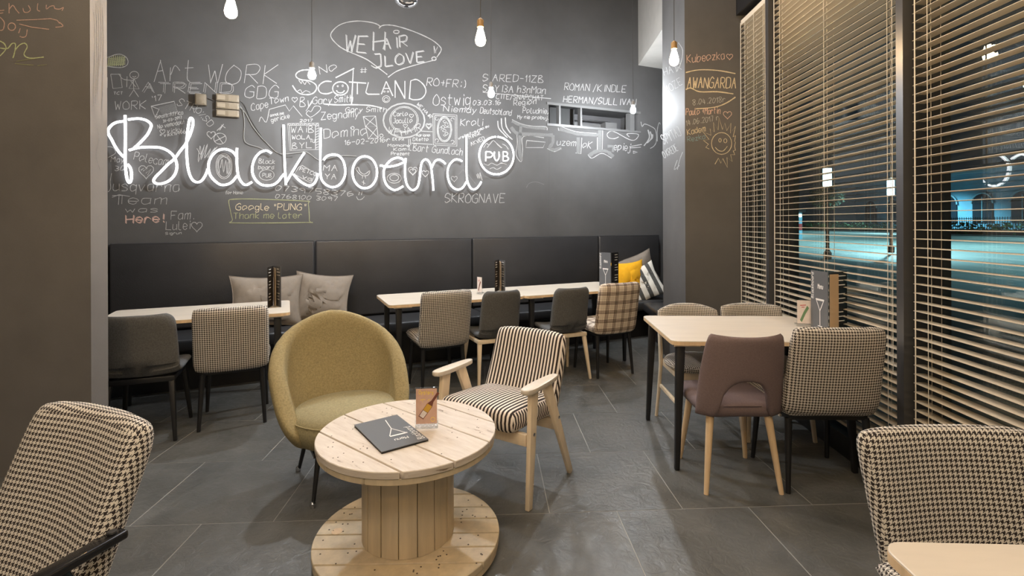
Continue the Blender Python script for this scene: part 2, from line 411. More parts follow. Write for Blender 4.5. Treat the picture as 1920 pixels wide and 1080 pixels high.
# floor: a grout bed with slate tiles in running bond
floor = struct('floor', abox(MB(), -5.2, 2.1, -3.3, 8.2, -.12, -.0016), 'grout', 'dark slate tile floor with thin pale joints')
TW, TD = .667, .644
tmesh = MB().box(tav * (TW - .0048) / 2 + tbv * (TD - .0048) / 2 - Vector((0, 0, .0006)), (TW - .0048, TD - .0048, .0012), Rz(TILE)).mesh('floor_tile', bev=.0006, seg=1)
for r in range(-2, 9):
    b0 = 2.487 + r * TD - TD; off = .300 if r % 2 == 1 else .6335
    for k in range(-8, 4):
        a0 = off + k * TW
        if a0 < -4.7 or a0 > 2.15 or (a0 + TW) > 2.9: continue
        t = link('floor_tile', tmesh, 'slate', floor); t.location = tav * a0 + tbv * b0
# back wall with the open niche
ns0, ns1 = s_of(hit(1029, 200, nv, CW)), s_of(hit(1197, 220, nv, CW)); nz0, nz1 = 2.655, 2.912
wb = MB(); sbox(wb, -6.2, ns0, CW, CW + .5, 0, CH); sbox(wb, ns1, 5.2, CW, CW + .5, 0, CH); sbox(wb, ns0, ns1, CW, CW + .5, 0, nz0); sbox(wb, ns0, ns1, CW, CW + .5, nz1, CH); sbox(wb, ns0, ns1, CW + .42, CW + .5, nz0, nz1)
wall_back = struct('wall_back', wb, 'board', 'charcoal blackboard wall covered in chalk writing and drawings')
ni = thing('wall_niche', 'open shelf niche with metal frame and three compartments in the blackboard wall', 'niche', (0, 0, 0))
mb = MB(); sbox(mb, ns0 - .03, ns1 + .03, CW - .012, CW + .02, nz1 - .012, nz1 + .018); sbox(mb, ns0 - .03, ns1 + .03, CW - .012, CW + .02, nz0 - .018, nz0 + .012); mb.build('frame', 'niche_trim', ni)
for px in (1049, 1089):
    s = s_of(hit(px, 215, nv, CW)); sbox(MB(), s - .012, s + .012, CW - .01, CW + .06, nz0, nz1).build('divider', 'niche_trim', ni)
s1_, s2_ = s_of(hit(1049, 215, nv, CW)), s_of(hit(1089, 215, nv, CW))
sbox(MB(), ns0, s2_, CW + .16, CW + .18, nz0, nz1).build('shade_back', 'niche_shade', ni)  # near-black sheet paints the shade inside the two left compartments
sbox(MB(), s2_ + .02, ns1, CW + .40, CW + .42, nz0, nz1).build('back_panel', 'niche', ni)
sbox(MB(), s2_ + .02, ns1 - .28, CW + .28, CW + .40, nz0, nz0 + .12).build('inner_ledge', 'niche_trim', ni)
sbox(MB(), s2_ + .16, ns1 - .30, CW + .24, CW + .26, nz0 + .15, nz0 + .165).build('rail', 'steel', ni)
sbox(MB(), ns1 - .42, ns1 - .24, CW + .16, CW + .30, nz0, nz0 + .13).build('switch_box', 'niche_trim', ni)
sbox(MB(), ns1 - .12, ns1 - .05, CW + .02, CW + .12, nz0, nz1).build('post', 'niche_trim', ni)
# left partition, column, bulkhead, far walls, ceiling
wall_left = struct('wall_left', abox(MB(), -4.9, -2.4875, 2.748, 2.862, 0, CH), 'board_warm', 'brown-black chalkboard partition at the left edge')
struct('wall_side', abox(MB(), -5.0, -4.85, -3.3, 8, 0, CH), 'dark_plaster')
struct('wall_front', abox(MB(), -5, 2.2, -3.4, -3.25, 0, CH), 'plaster')
column = struct('column', abox(MB(), 1.412, 2.17, 4.7735, 5.584, 0, CH), 'board_column', 'square chalkboard column beside the windows')
struct('trim_1', abox(MB(), 1.431, 2.17, 5.584, 7.4, 3.56, CH), 'plaster', 'pale bulkhead box above the corner seat')
struct('ceiling', abox(MB(), -5, 2.3, -3.4, 8.2, CH, CH + .12), 'dark_plaster')
# window wall
AW, AG = 1.8833, 2.078
wr = MB(); abox(wr, AW, 2.17, -3.3, 4.78, 0, .13); abox(wr, AW, 2.17, -3.3, 4.78, 3.34, CH); abox(wr, AW + .02, 2.17, 5.58, 7.6, 0, CH)
wall_right = struct('wall_right', wr, 'black', 'black framed window wall')
FB = [-1.733, -.26, 1.214, 2.687, 4.161]
for b in FB: abox(MB(), AW, AG + .04, b - .025, b + .025, .0, 3.4).build('mullion', 'frame_metal', wall_right)
edges = FB + [4.79]
for i in range(5):
    b0, b1 = edges[i] + .025, edges[i + 1] - .025
    w = bpy.data.objects.new('window_%d' % (i + 1), None); C.objects.link(w); w['kind'] = 'structure'
    abox(MB(), AG, AG + .012, b0, b1, .17, 3.32).build('glass_pane', 'window_glass', w)
    abox(MB(), AG - .03, AG + .03, b0, b1, .13, .17).build('bottom_rail', 'frame_metal', w)
    abox(MB(), AG - .03, AG + .03, b0, b1, 3.30, 3.34).build('top_rail', 'frame_metal', w)

# ================================================================== BLINDS
def blind(b0, b1, label):
    t = thing('venetian_blind', label, 'blind', ab(AW + .066, (b0 + b1) / 2, .13), TANG, 'venetian blinds hung between the mullions')
    n, pitch, ln = 67, .0455, b1 - b0
    mb = MB()
    prof = [(-.030, -.0006), (-.015, .0008), (0, .0013), (.015, .0008), (.030, -.0006)]
    v = []
    for y in (-ln / 2, ln / 2): v += [(x, y, z) for x, z in prof] + [(x, y, z - .0018) for x, z in reversed(prof)]
    k = len(prof) * 2
    mb.add(v, [tuple(range(k)), tuple(range(2 * k - 1, k - 1, -1))] + [(i, k + i, k + (i + 1) % k, (i + 1) % k) for i in range(k)])
    me = mb.mesh('slat', smooth=60)
    for i in range(n):
        o = link('slat', me, 'slat', t); o.location = (0, 0, .075 + i * pitch); o.rotation_euler = (0, random.uniform(-.010, .010), 0)
    top = .075 + n * pitch
    MB().box((0, 0, top + .012), (.055, ln, .045)).build('headrail', 'slat', t)
    MB().box((0, 0, .043), (.052, ln, .018)).build('bottom_rail', 'slat', t)
    ys = [-ln / 2 + .10, 0, ln / 2 - .10]
    for y in ys:
        for x in (-.032, .032): MB().tube([(x, y, .045), (x, y, top)], .0014, 5).build('ladder_cord', 'cord', t)
        MB().tube([(0, y + .02, .045), (0, y + .02, top)], .0012, 5).build('lift_cord', 'cord', t)
    MB().tube([(-.045, ln / 2 - .035, .25), (-.043, ln / 2 - .035, top)], .003, 6).build('tilt_wand', 'cord', t)
    MB().tube([(-.04, -ln / 2 + .05, .5), (-.04, -ln / 2 + .05, top)], .0016, 5).build('pull_cord', 'cord', t)
blind(1.214 + .04, 2.687 - .04, 'beige venetian blind in the nearest pane, at the right edge')
blind(2.687 + .04, 4.161 - .04, 'beige venetian blind in the middle pane, behind the window table')
blind(4.161 + .04, 4.765, 'narrow part of a beige venetian blind beside the column')

# ================================================================== BENCH
bench = thing('booth_bench', 'long black leather booth bench along the chalk wall', 'bench', sc(0, 5.3), ANG)
def bl(s, c, z): return (s, c - 5.3, z)
seams = [-2.60, -1.44, .258, 1.95, 3.675, 4.66]
for i in range(5):
    a, b = seams[i] + .004, seams[i + 1] - .004
    p = MB().box(bl((a + b) / 2, 5.545, .86), (b - a, .068, .80)).build('back_panel', 'leather', bench, bev=.022, seg=3)
    MB().tube([bl(a + .01, 5.517, 1.252), bl(b - .01, 5.517, 1.252)], .006, 6).build('piping', 'leather', p)
    MB().box(bl((a + b) / 2, 5.26, .40), (b - a, .50, .11)).build('seat_pad', 'leather', bench, bev=.025, seg=3)
MB().box(bl(.99, 5.33, .17), (7.14, .36, .34)).build('base', 'plinth', bench)
b2 = thing('booth_bench', 'short black leather corner seat returning behind the column', 'bench', ab(1.61, 6.0), TANG)
MB().box((0, -.06, .396), (.54, .70, .11)).build('seat_pad', 'leather', b2, bev=.025, seg=3)
MB().box((.05, -.06, .17), (.40, .70, .34)).build('base', 'plinth', b2)
MB().box((.245, -.04, .86), (.05, .70, .80)).build('back_panel', 'leather', b2, bev=.02, seg=3)

# ================================================================== NEON SIGN
def neon(pts, name, parent, closed=False, r=.0105, k=6, c=CW - .055, m='neon'):
    p = [hit(x, y, nv, c) for x, y in pts]; q = smoothpts(p, k, closed) if k > 1 else p
    return MB().tube(q, r, 10, closed).build(name, m, parent)
def t2(l, ox, oy): return [(ox + x / 6, oy + y / 6) for x, y in l]
sign = thing('neon_sign', 'white neon script sign glowing on the chalk wall', 'neon sign')
LT = [
 ('B', [[(234.7, 216), (235, 240), (235, 270), (234.8, 298), (235.3, 312), (236.7, 327), (239, 338), (242.5, 342.5), (245.8, 338), (246.7, 327), (244.5, 315), (239, 308)],
   [(240, 224.3), (252, 222.6), (263, 222.6), (275, 226), (283, 233), (282.5, 240), (276.7, 251.7), (266.7, 263.3), (258, 272), (251, 278)],
   [(232.5, 227.2), (220, 229), (210, 234), (202.8, 243.3), (203.8, 252), (209.5, 262), (215, 273), (223, 285), (232, 294.5)],
   [(241.7, 281.7), (261.7, 276.7), (285, 275.8), (303, 277.5), (318, 285), (328, 296.7), (331.7, 311.7), (328, 326.7), (318, 338), (305, 344), (293, 344), (288, 339), (291.7, 331.7), (301.7, 321.7), (315, 308), (326.7, 298), (338, 283), (347.5, 271)]]),
 ('l', [[(347.5, 271), (354, 258), (359, 245), (361.8, 233), (361.5, 224.5), (358.6, 221.3), (355.6, 223.5), (353, 236.7), (350.8, 255), (350, 272), (350.3, 293), (352.5, 315), (356.7, 330), (363, 339), (371.7, 341.7), (380, 336.7), (386.7, 325), (389.5, 316.7)]]),
 ('a', [[(443, 293), (436.7, 285), (425, 280), (411.7, 281), (400, 289), (392.5, 301.7), (391, 315), (394, 328), (401.7, 338), (413, 346), (425, 346), (435, 341), (444, 330)], [(444.5, 277.5), (444, 293), (445, 318), (448, 333), (455, 344), (461.7, 346.7), (468, 344), (472.5, 341)]]),
 ('c', [[(509, 287.5), (503, 283.5), (496.7, 282.5), (486.7, 286.7), (477.5, 298), (473, 313), (474, 326.7), (480, 338), (490, 346), (501.7, 348), (513, 346), (521.7, 340), (528, 331.7), (533, 326)]]),
 ('k', [[(531.7, 234), (532.7, 276.7), (534, 310), (536, 346.7)], [(570.8, 286), (556.7, 308), (536.7, 341.7)], [(550, 326.7), (563, 340), (578, 348), (588, 345), (594, 335), (595, 325)]]),
 ('b', [[(601.7, 240), (600.8, 285), (600.9, 325), (605, 340), (615, 348.5), (625, 351), (636.7, 346), (645, 334), (647.5, 320), (644, 303), (635, 292), (623, 290), (613, 293), (606.7, 300)]]),
 ('o', [ell(684, 323, 23, 30, 18)[:-1]]),
 ('a', [t2([(350, 550), (310, 520), (260, 515), (200, 540), (150, 590), (120, 650), (120, 740), (150, 820), (210, 870), (260, 875), (310, 850), (335, 835)], 700, 210), t2([(75, 600), (160, 615), (260, 600), (345, 565)], 700, 210),
   t2([(365, 520), (355, 640), (360, 740), (380, 820), (420, 870), (460, 875), (500, 835), (520, 750), (530, 650), (545, 570), (580, 535), (615, 545), (645, 600), (660, 700), (670, 790), (675, 885)], 700, 210)]),
 ('r', [t2([(650, 640), (690, 560), (735, 535), (780, 555), (812, 585)], 700, 210)]),
 ('d', [t2([(1000, 555), (960, 535), (910, 540), (860, 590), (835, 660), (840, 740), (870, 820), (920, 865), (970, 870), (1010, 845), (1047, 785)], 700, 210), t2([(1048, 270), (1048, 500), (1050, 720), (1065, 800), (1100, 860), (1140, 870), (1180, 840), (1215, 785)], 700, 210)])]
for ch, strokes in LT:
    for i, st in enumerate(strokes):
        o = neon(st, 'letter_tube', sign, closed=(ch == 'o'))
        cl = MB()
        for q in (st[len(st) // 3], st[2 * len(st) // 3]): cl.tube([hit(*q, nv, CW), hit(*q, nv, CW - .05)], .006, 6)
        cl.build('standoff', 'acrylic', o)
pub = thing('neon_sign', 'round neon ring sign with PUB lettering beside the script sign', 'neon sign')
neon(ell(930.8, 291.7, 32.3, 35.2, 26, -86, 268), 'ring_tube', pub, k=3)
for st in ([(1265, 552), (1265, 447)], [(1265, 447), (1318, 450), (1342, 480), (1318, 508), (1268, 510)], [(1362, 447), (1362, 515), (1388, 548), (1414, 515), (1414, 447)],
           [(1460, 550), (1460, 447)], [(1460, 447), (1498, 451), (1510, 475), (1494, 494), (1462, 497)], [(1494, 495), (1520, 522), (1502, 548), (1460, 551)]):
    neon(t2(st, 700, 210), 'letter_tube', pub, r=.0062, k=4)
mb = MB()
for q in ((900, 300), (960, 300), (930, 326)): mb.tube([hit(*q, nv, CW), hit(*q, nv, CW - .05)], .006, 6)
mb.build('standoff', 'acrylic', pub)
# power supplies and their leads
def wbox(x0, x1, y0, y1, dep): 
    p, q = hit(x0, y1, nv, CW), hit(x1, y0, nv, CW); return s_of(p), s_of(q), p.z, q.z
s0, s1, z0, z1 = wbox(367, 388, 179, 198, 0)
jb = thing('junction_box', 'small square junction box left of the three sign drivers', 'box', sc((s0 + s1) / 2, CW, z0), ANG)
MB().box((0, -.03, (z1 - z0) / 2), (s1 - s0, .06, z1 - z0)).build('body', 'driver_box', jb, bev=.006)
MB().box((0, -.063, (z1 - z0) / 2), (s1 - s0 - .02, .008, z1 - z0 - .02)).build('lid', 'driver_box', jb, bev=.003)
for i, (y0, y1, ww) in enumerate(((180.5, 190.5, 'top'), (195, 204.5, 'middle'), (209, 218.5, 'bottom'))):
    s0, s1, z0, z1 = wbox(406, 449, y0, y1, 0)
    d = thing('power_supply', ww + ' one of three flat perforated neon sign drivers on the wall', 'driver', sc((s0 + s1) / 2, CW, z0), ANG, 'neon sign drivers')
    w_, h_ = s1 - s0, z1 - z0
    MB().box((0, -.022, h_ / 2), (w_, .044, h_)).build('body', 'driver_box', d, bev=.004)
    g = MB()
    for k in range(9): g.box((w_ * (.06 + .044 * k), -.045, h_ / 2), (.006, .004, h_ * .8))
    g.build('grille', 'driver_grille', d); MB().box((-w_ * .28, -.046, h_ / 2), (w_ * .34, .004, h_ * .6)).build('label_plate', 'driver_grille', d)
def cable(px, m, label, r=.0035):
    o = MB().tube(smoothpts([hit(x, y, nv, CW - .012) for x, y in px], 5), r, 6).build('sign_cable', m); tag(o, label, 'cable', 'neon sign cables')
cable(t2([(1165, 560), (1230, 590), (1270, 598)], 195, 90), 'wire_dark', 'short dark cable from the junction box to the drivers')
cable(t2([(1510, 640), (1560, 700), (1580, 850), (1575, 1020), (1620, 1080), (1750, 1120), (1860, 1180)], 195, 90), 'wire', 'pale cable hanging from the drivers towards the letter c')
cable([(448, 188), (458, 196), (470, 222), (484, 245), (505, 272), (530, 291), (548, 293)], 'wire_dark', 'dark cable sagging from the drivers to the letter k')
cable([(448, 200), (460, 212), (476, 240), (500, 268), (525, 288), (560, 286), (575, 285), (597, 300), (612, 298), (640, 292), (668, 293)], 'wire', 'thin pale cable running on to the letter o')

# ================================================================== CHALK
B_ = wall_back
def tx(text, x0, y0, x1, y1, cap, m='chalk', w=1.35, parent=None, fn=None, slant=.08, dbl=0):
    l = write(text, x0, y0, x1, y1, cap, slant)
    if dbl: l = l + [[(x + dbl, y + dbl * .8) for x, y in pl] for pl in l]
    return chalk(parent or B_, l, m, w, fn)
def dr(lines, m='chalk', w=1.35, parent=None, fn=None, name='chalk_drawing'): return chalk(parent or B_, lines, m, w, fn, name)
T1 = lambda l: t2(l, 195, 90)
T2_ = lambda l: t2(l, 195, 260)
T3 = lambda l: t2(l, 450, 90)
T4 = lambda l: t2(l, 450, 210)
T5 = lambda l: t2(l, 700, 90)
T6 = lambda l: t2(l, 700, 210)
T7 = lambda l: t2(l, 930, 120)
T8 = lambda l: [(600 + x / 8, 20 + y / 8) for x, y in l]
for a in [("Art", 288, 155, 362, 152, 41), ("WORK", 388, 157, 520, 157, 35), ("WORK", 215, 206, 273, 204, 16), ("'17", 283, 190, 303, 188, 10), ("South Africa", 292, 223, 343, 214, 7.5), ("31-03-2017", 306, 230, 341, 222, 5),
  ("No vemodou!", 296, 242, 345, 232, 8), ("vicky", 314, 250, 341, 246, 8), ("* vikkiv466", 300, 258, 348, 250, 7), ("GDG", 459, 184, 521, 184, 23), ("Cape", 472, 208, 503, 201, 13), ("Town", 506, 196, 541, 190, 12), ("annalise", 507, 219, 532, 214, 5), ("gericke", 509, 229, 543, 221, 8),
  ("No", 600, 139, 632, 131, 15), ("#", 675, 139, 687, 139, 12), ("By", 562, 199, 584, 199, 17), ("Gary", 586, 195, 622, 194, 13), ("Smith", 627, 192, 661, 191, 13), ("Gary Smith", 648, 210, 724, 210, 9), ("Zegnamy", 602, 225, 673, 219, 14), ("Domino", 607, 259, 688, 253, 17), ("16-02-2016r", 646, 272, 731, 266, 9),
  ("2017", 562, 229, 586, 228, 5), ("WAiB", 545, 249, 588, 248, 12), ("WOLA", 547, 261, 581, 261, 8), ("TU", 581, 267, 590, 267, 6), ("BYL", 548, 279, 584, 277, 11), ("Carlo", 738, 218, 764, 217, 8), ("Jacullo", 737, 231, 773, 230, 9), ("WE", 727, 250, 747, 254, 12), ("HAIR", 753, 255, 790, 243, 12), ("WE HAIR", 781, 196, 806, 222, 6),
  ("RO+FR:)", 800, 161, 872, 165, 15), ("Ostwig", 812, 198, 881, 197, 21), ("03.03.16", 887, 197, 938, 197, 9), ("Niemdy", 831, 209, 893, 212, 11), ("Deutschland", 900, 212, 958, 217, 11), ("Kroli", 863, 236, 905, 236, 13), ("vreiheit-nurmo.eu", 860, 262, 917, 238, 5), ("MINSK", 880, 261, 902, 252, 7), ("AKVED", 884, 274, 909, 262, 7),
  ("Region", 963, 198, 1005, 195, 10), ("Poludnie,", 980, 212, 1028, 213, 10), ("My nie probuj.", 970, 222, 1028, 224, 6.5), ("S ARED-11ZB", 905, 152, 1018, 155, 13), ("SZYI3A h3nMan", 905, 172, 1022, 176, 13), ("CITE/SNAPCHAT", 930, 185, 1018, 188, 9), ("ROMAN /KINDLE", 1058, 169, 1173, 173, 13), ("HERMAN/SULLIVAN", 1056, 192, 1192, 198, 12),
  ("uzem", 1044, 272, 1079, 274, 12), ("oK", 1092, 277, 1108, 279, 13), ("epiej", 1151, 281, 1181, 283, 13), ("0739758376", 516, 357, 661, 369, 10), ("0768100 3097", 516, 372, 632, 377, 8), ("SKROGNAVE", 834, 380, 946, 380, 17), ("usqvarna", 212, 358, 335, 359, 19), ("Team", 210, 383, 312, 383, 17), ("was", 234, 398, 296, 398, 10),
  ("Fam.", 320, 411, 363, 411, 16), ("Lulei", 311, 431, 356, 430, 16), ("Sigrun", 310, 440, 340, 439, 4.5), ("Polecam", 250, 299, 313, 311, 15), ("May", 208, 304, 233, 304, 10), ("30", 215, 320, 233, 320, 9), ("MA", 606, 320, 632, 321, 11), ("YA", 609, 336, 630, 336, 10), ("PETCO", 561, 319, 592, 330, 7), ("VG", 566, 333, 584, 340, 5), ("Black", 485, 306, 515, 307, 8), ("board", 484, 317, 513, 317, 7), ("PUB", 492, 332, 509, 332, 7),
  ("for Hania", 423, 364, 455, 364, 6), ("Mamahe", 727, 275, 768, 275, 5), ("Kamil", 738, 283, 771, 282, 6), ("Prezent", 733, 291, 768, 291, 6), ("Bart Gundlach", 774, 283, 866, 291, 13), ("Adriano", 780, 256, 806, 256, 5), ("Diletto", 774, 264, 803, 264, 6), ("EKIPA", 736, 263, 757, 264, 5), ("TCT", 213, 177, 230, 177, 5)]:
    tx(*a)
tx("ATREND", 266, 172, 432, 173, 18, w=1.0, dbl=3.0)
tx("STR", 331, 197, 364, 212, 15, w=1.2); tx("O%SD", 365, 208, 392, 238, 12, w=1.1)
for a in [("Here!", 235, 418, 306, 416, 15)]: tx(*a, m='chalk_pink', dbl=1.5)
for a in [("WE", 646, 96, 686, 97, 31), ("H", 698, 93, 720, 92, 34), ("AIR", 718, 92, 763, 86, 20), ("J", 697, 128, 714, 126, 25), ("LOVE", 722, 124, 795, 114, 20)]: tx(*a, w=1.7, dbl=1.6)
tx('Google "PUNG"', 442, 394, 573, 394, 12, 'chalk_cream'); tx("Thank me later", 437, 410, 566, 409, 11, 'chalk_yellow', 1.6)
dr([sm([(431, 374), (470, 373), (572, 377), (578, 382), (580, 414), (576, 417), (440, 418), (436, 412), (429, 380), (431, 374)])], 'chalk_yellow', 2.0)
# speech bubble
dr([sm(T8([(905, 240), (860, 205), (760, 175), (560, 155), (350, 190), (220, 270), (160, 380), (260, 510), (400, 600), (680, 720), (840, 830), (1010, 960)])), sm(T8([(885, 265), (930, 225), (1040, 215), (1200, 245), (1450, 330), (1680, 440), (1800, 540), (1815, 600), (1750, 700)])), sm(T8([(1700, 745), (1450, 810), (1250, 870), (1130, 920), (1020, 1000)])), T8(ell(1145, 318, 42, 24)), T8(ell(1710, 720, 32, 26)), T8([(1710, 530), (1715, 640), (1765, 540), (1740, 640), (1710, 530)])], w=2.2)
# big SCOTLAND letters
dr([sm(T3([(800, 245), (700, 250), (640, 280), (630, 320), (680, 355), (780, 370), (850, 410), (860, 460), (820, 510), (740, 525), (650, 500), (590, 420)])), sm(T3([(1030, 378), (960, 375), (900, 410), (880, 460), (910, 505), (980, 515), (1040, 495)])), T3(ell(1130, 455, 88, 75)), sm(T3(ell(1130, 470, 45, 35, 8, 10, 170))), T3([(1225, 382), (1420, 396)]), T3([(1320, 396), (1320, 520)]), T3([(1275, 230), (1255, 630)]), T3([(1285, 228), (1075, 335)]),
    sm(T3([(940, 630), (1100, 640), (1250, 638), (1450, 645), (1600, 675)])), T3([(1445, 385), (1415, 500)]), T3([(1415, 500), (1440, 520), (1570, 520)]), T3([(1645, 375), (1590, 520)]), T3([(1645, 375), (1720, 540)]), T3([(1610, 455), (1690, 455)]), T5([(245, 560), (245, 365)]), T5([(245, 365), (355, 570)]), T5([(355, 570), (355, 370)]), T5([(405, 575), (420, 370)]), sm(T5([(420, 370), (490, 355), (570, 420), (590, 500), (540, 570), (450, 582), (405, 562)]))], w=2.8)
dr([T3(ell(1100, 430, 8, 8, 8)), T3(ell(1155, 425, 8, 12, 8)), T3(ell(1625, 490, 10, 8, 8)), T3(ell(1665, 490, 10, 8, 8)), T3(ell(1645, 575, 42, 38)), T3(ell(1645, 580, 25, 22)), sm(T3([(660, 360), (690, 400), (700, 370), (730, 410), (750, 375), (790, 410)])), sm(T3([(640, 490), (680, 470), (700, 505), (740, 480), (790, 500)])), T3(heart(615, 580, 32)), sm(T3([(820, 600), (740, 710)])), sm(T3([(790, 780), (745, 740), (770, 705), (800, 715), (840, 655), (900, 660), (900, 700), (830, 760), (790, 780)]))], w=1.3)
# ring, frame, truss, sign box, zigzag
dr([ell(757.5, 226, 39.5, 33), ell(757.5, 226, 38, 31.5), ell(757.5, 224, 27, 24.5), ell(757.5, 224, 24.5, 22.5), heart(771.5, 217, 4), heart(760, 236, 4), heart(804, 236, 6), heart(804, 236, 4)], w=1.3)
dr([T6([(670, 20), (940, 35), (940, 385), (675, 370), (670, 20)]), T6([(690, 40), (922, 52), (922, 365), (692, 352), (690, 40)]), T6(ell(800, 195, 82, 142)), T6(ell(800, 195, 70, 128)), T6([(540, 215), (665, 222)]), T6([(430, 350), (665, 365)]), T6([(395, 300), (400, 370)]), T6([(415, 300), (420, 370)])], w=1.6)
dr([T6(ell(x, y, 18, 18, 10, a, a + 270)) for x, y, a in ((715, 75, 0), (890, 85, 90), (715, 320, 180), (890, 335, 200))], w=1.1); tx("Lucy", 826, 221, 838, 241, 9, w=1); tx("Rog", 824, 240, 836, 254, 9, w=1)
dr([T3([(1385, 770), (1525, 765), (1555, 1010), (1445, 1025), (1385, 770)]), T3([(1385, 770), (1540, 885), (1415, 880), (1525, 765)]), T3([(1415, 880), (1555, 1010)]), T3([(1545, 890), (1445, 1025)]), T3(ell(1265, 900, 20, 18, 10)), T3(ell(1590, 985, 20, 18, 10)), sm(T3([(215, 830), (240, 775), (295, 835), (330, 690)])), T3([(330, 690), (510, 640), (555, 710), (600, 650), (700, 770)])], w=1.5)
dr([T4([(535, 130), (885, 125), (890, 420), (560, 432), (535, 130)]), T4([(548, 150), (870, 146)]), T4([(848, 150), (850, 420)]), T4([(555, 150), (575, 430)])] + [T4([(535 + 44 * i, 150), (560 + 44 * i, 128), (578 + 44 * i, 150)]) for i in range(8)] + [T4([(850, 165 + 30 * i), (885, 150 + 30 * i)]) for i in range(9)], w=1.1)
# stick figure, boards, envelope, female sign, spoon
dr([T1([(75, 295), (185, 295), (205, 445), (100, 455), (75, 295)]), sm(T1([(165, 290), (215, 350), (330, 365)])), T1(ell(340, 305, 50, 42)), T1([(330, 350), (335, 470), (285, 545)]), T1([(335, 470), (390, 550)]), T1([(340, 350), (395, 460), (280, 455), (340, 350)]), T1([(260, 320), (255, 440)]), T1([(300, 370), (360, 440)]), T1([(38, 330), (35, 450)]), sm(T1([(320, 318), (340, 328), (362, 316)]))], w=1.3)
dr([T1([(530, 655), (790, 600), (825, 715), (575, 780), (530, 655)]), T1([(530, 655), (620, 690), (575, 780)])], w=1.5)
dr([T1([(610 + 5 * i, 672 + 9 * i), (800 + 3 * i, 622 + 10 * i)]) for i in range(9)], 'chalk_dim', 1.3)
dr([T1(heart(1205, 975, 48)), T1(ell(1305, 1020, 70, 62)), T1([(1245, 1050), (1365, 990)]), T1([(1270, 980), (1340, 1075)]), T1([(1270, 930), (1345, 860)]), T1([(1320, 865), (1365, 900)]), T1([(1345, 855), (1300, 925)]), T1(heart(658, 940, 30)), T2_(heart(475, 365, 85)), T2_([(415, 355), (450, 330), (440, 365), (490, 330), (470, 390), (530, 340), (490, 410)]), T2_(heart(1045, 985, 62)), sm(T2_([(40, 90), (100, 100), (130, 160), (60, 205), (45, 210)])), sm(T2_([(85, 390), (70, 480), (75, 560), (45, 600)])), T2_([(90, 660), (170, 630), (290, 650)]), T2_([(205, 640), (200, 735)])], w=1.5)
dr([sm([(200, 108), (207, 106), (216, 102.5), (227, 102), (236, 107), (240, 114), (238, 122), (228, 126.5), (214, 126), (200, 124)])], 'chalk', 1.6)
dr([[(202 + 4 * i, 124), (205 + 4 * i, 107 if i < 2 else 104)] for i in range(8)] + [[(202, 110 + 3 * i), (235, 108 + 3 * i)] for i in range(5)], 'chalk_yellow', 2.3)
# inside the neon letters
dr([sm(T2_([(1045, 110), (1090, 180), (1080, 80), (1060, 265), (1130, 70), (1090, 240), (1165, 60), (1130, 220), (1200, 110), (1165, 220), (1250, 100), (1190, 180), (1275, 90)])), T2_(ell(1350, 310, 92, 142)), T2_(ell(1350, 310, 78, 125)), sm(T2_([(1300, 390), (1290, 260), (1350, 200), (1410, 260), (1400, 400)])), sm(T2_([(1310, 330), (1330, 230), (1345, 380), (1370, 240), (1385, 400), (1395, 260)])), sm(T2_([(1330, 190), (1380, 215), (1400, 190)]))], w=1.4)
dr([ell(500, 328, 14, 10), sm(T4([(1300, 640), (1330, 620), (1350, 670), (1400, 700), (1460, 660), (1440, 710), (1380, 715), (1340, 690), (1300, 640)])), T4([(1380, 715), (1375, 750)]), T4([(1405, 712), (1415, 748)]), T4([(1390, 770), (1390, 820)]), T4([(1370, 785), (1410, 805)]), T4([(660, 620), (700, 600), (850, 690), (800, 800), (610, 700), (660, 620)]), T6(ell(235, 745, 80, 55)), T6(ell(235, 740, 50, 35)), T6(heart(445, 660, 52)), T6(heart(445, 670, 35)), T6(heart(585, 690, 40)), T6(heart(910, 750, 35)), sm(T6([(1160, 700), (1180, 750), (1175, 690), (1200, 750), (1200, 680), (1225, 770)])), sm(T4([(1310, 950), (1330, 985), (1370, 980), (1400, 950)])), T4([(1345, 900), (1335, 935)]), T4([(1375, 895), (1365, 935)])], w=1.3)
dr([sm(T6([(1240, 400), (1275, 350), (1300, 370), (1350, 320), (1400, 370), (1440, 405)])), T6([(1280, 400), (1350, 318), (1450, 405)]), sm(T6([(1245, 580), (1290, 600), (1330, 575), (1390, 598), (1440, 575), (1500, 590)])), sm(T6([(1310, 640), (1350, 625), (1390, 645), (1440, 620)])), sm(T6([(1450, 360), (1490, 380), (1520, 420)]))], w=1.3)
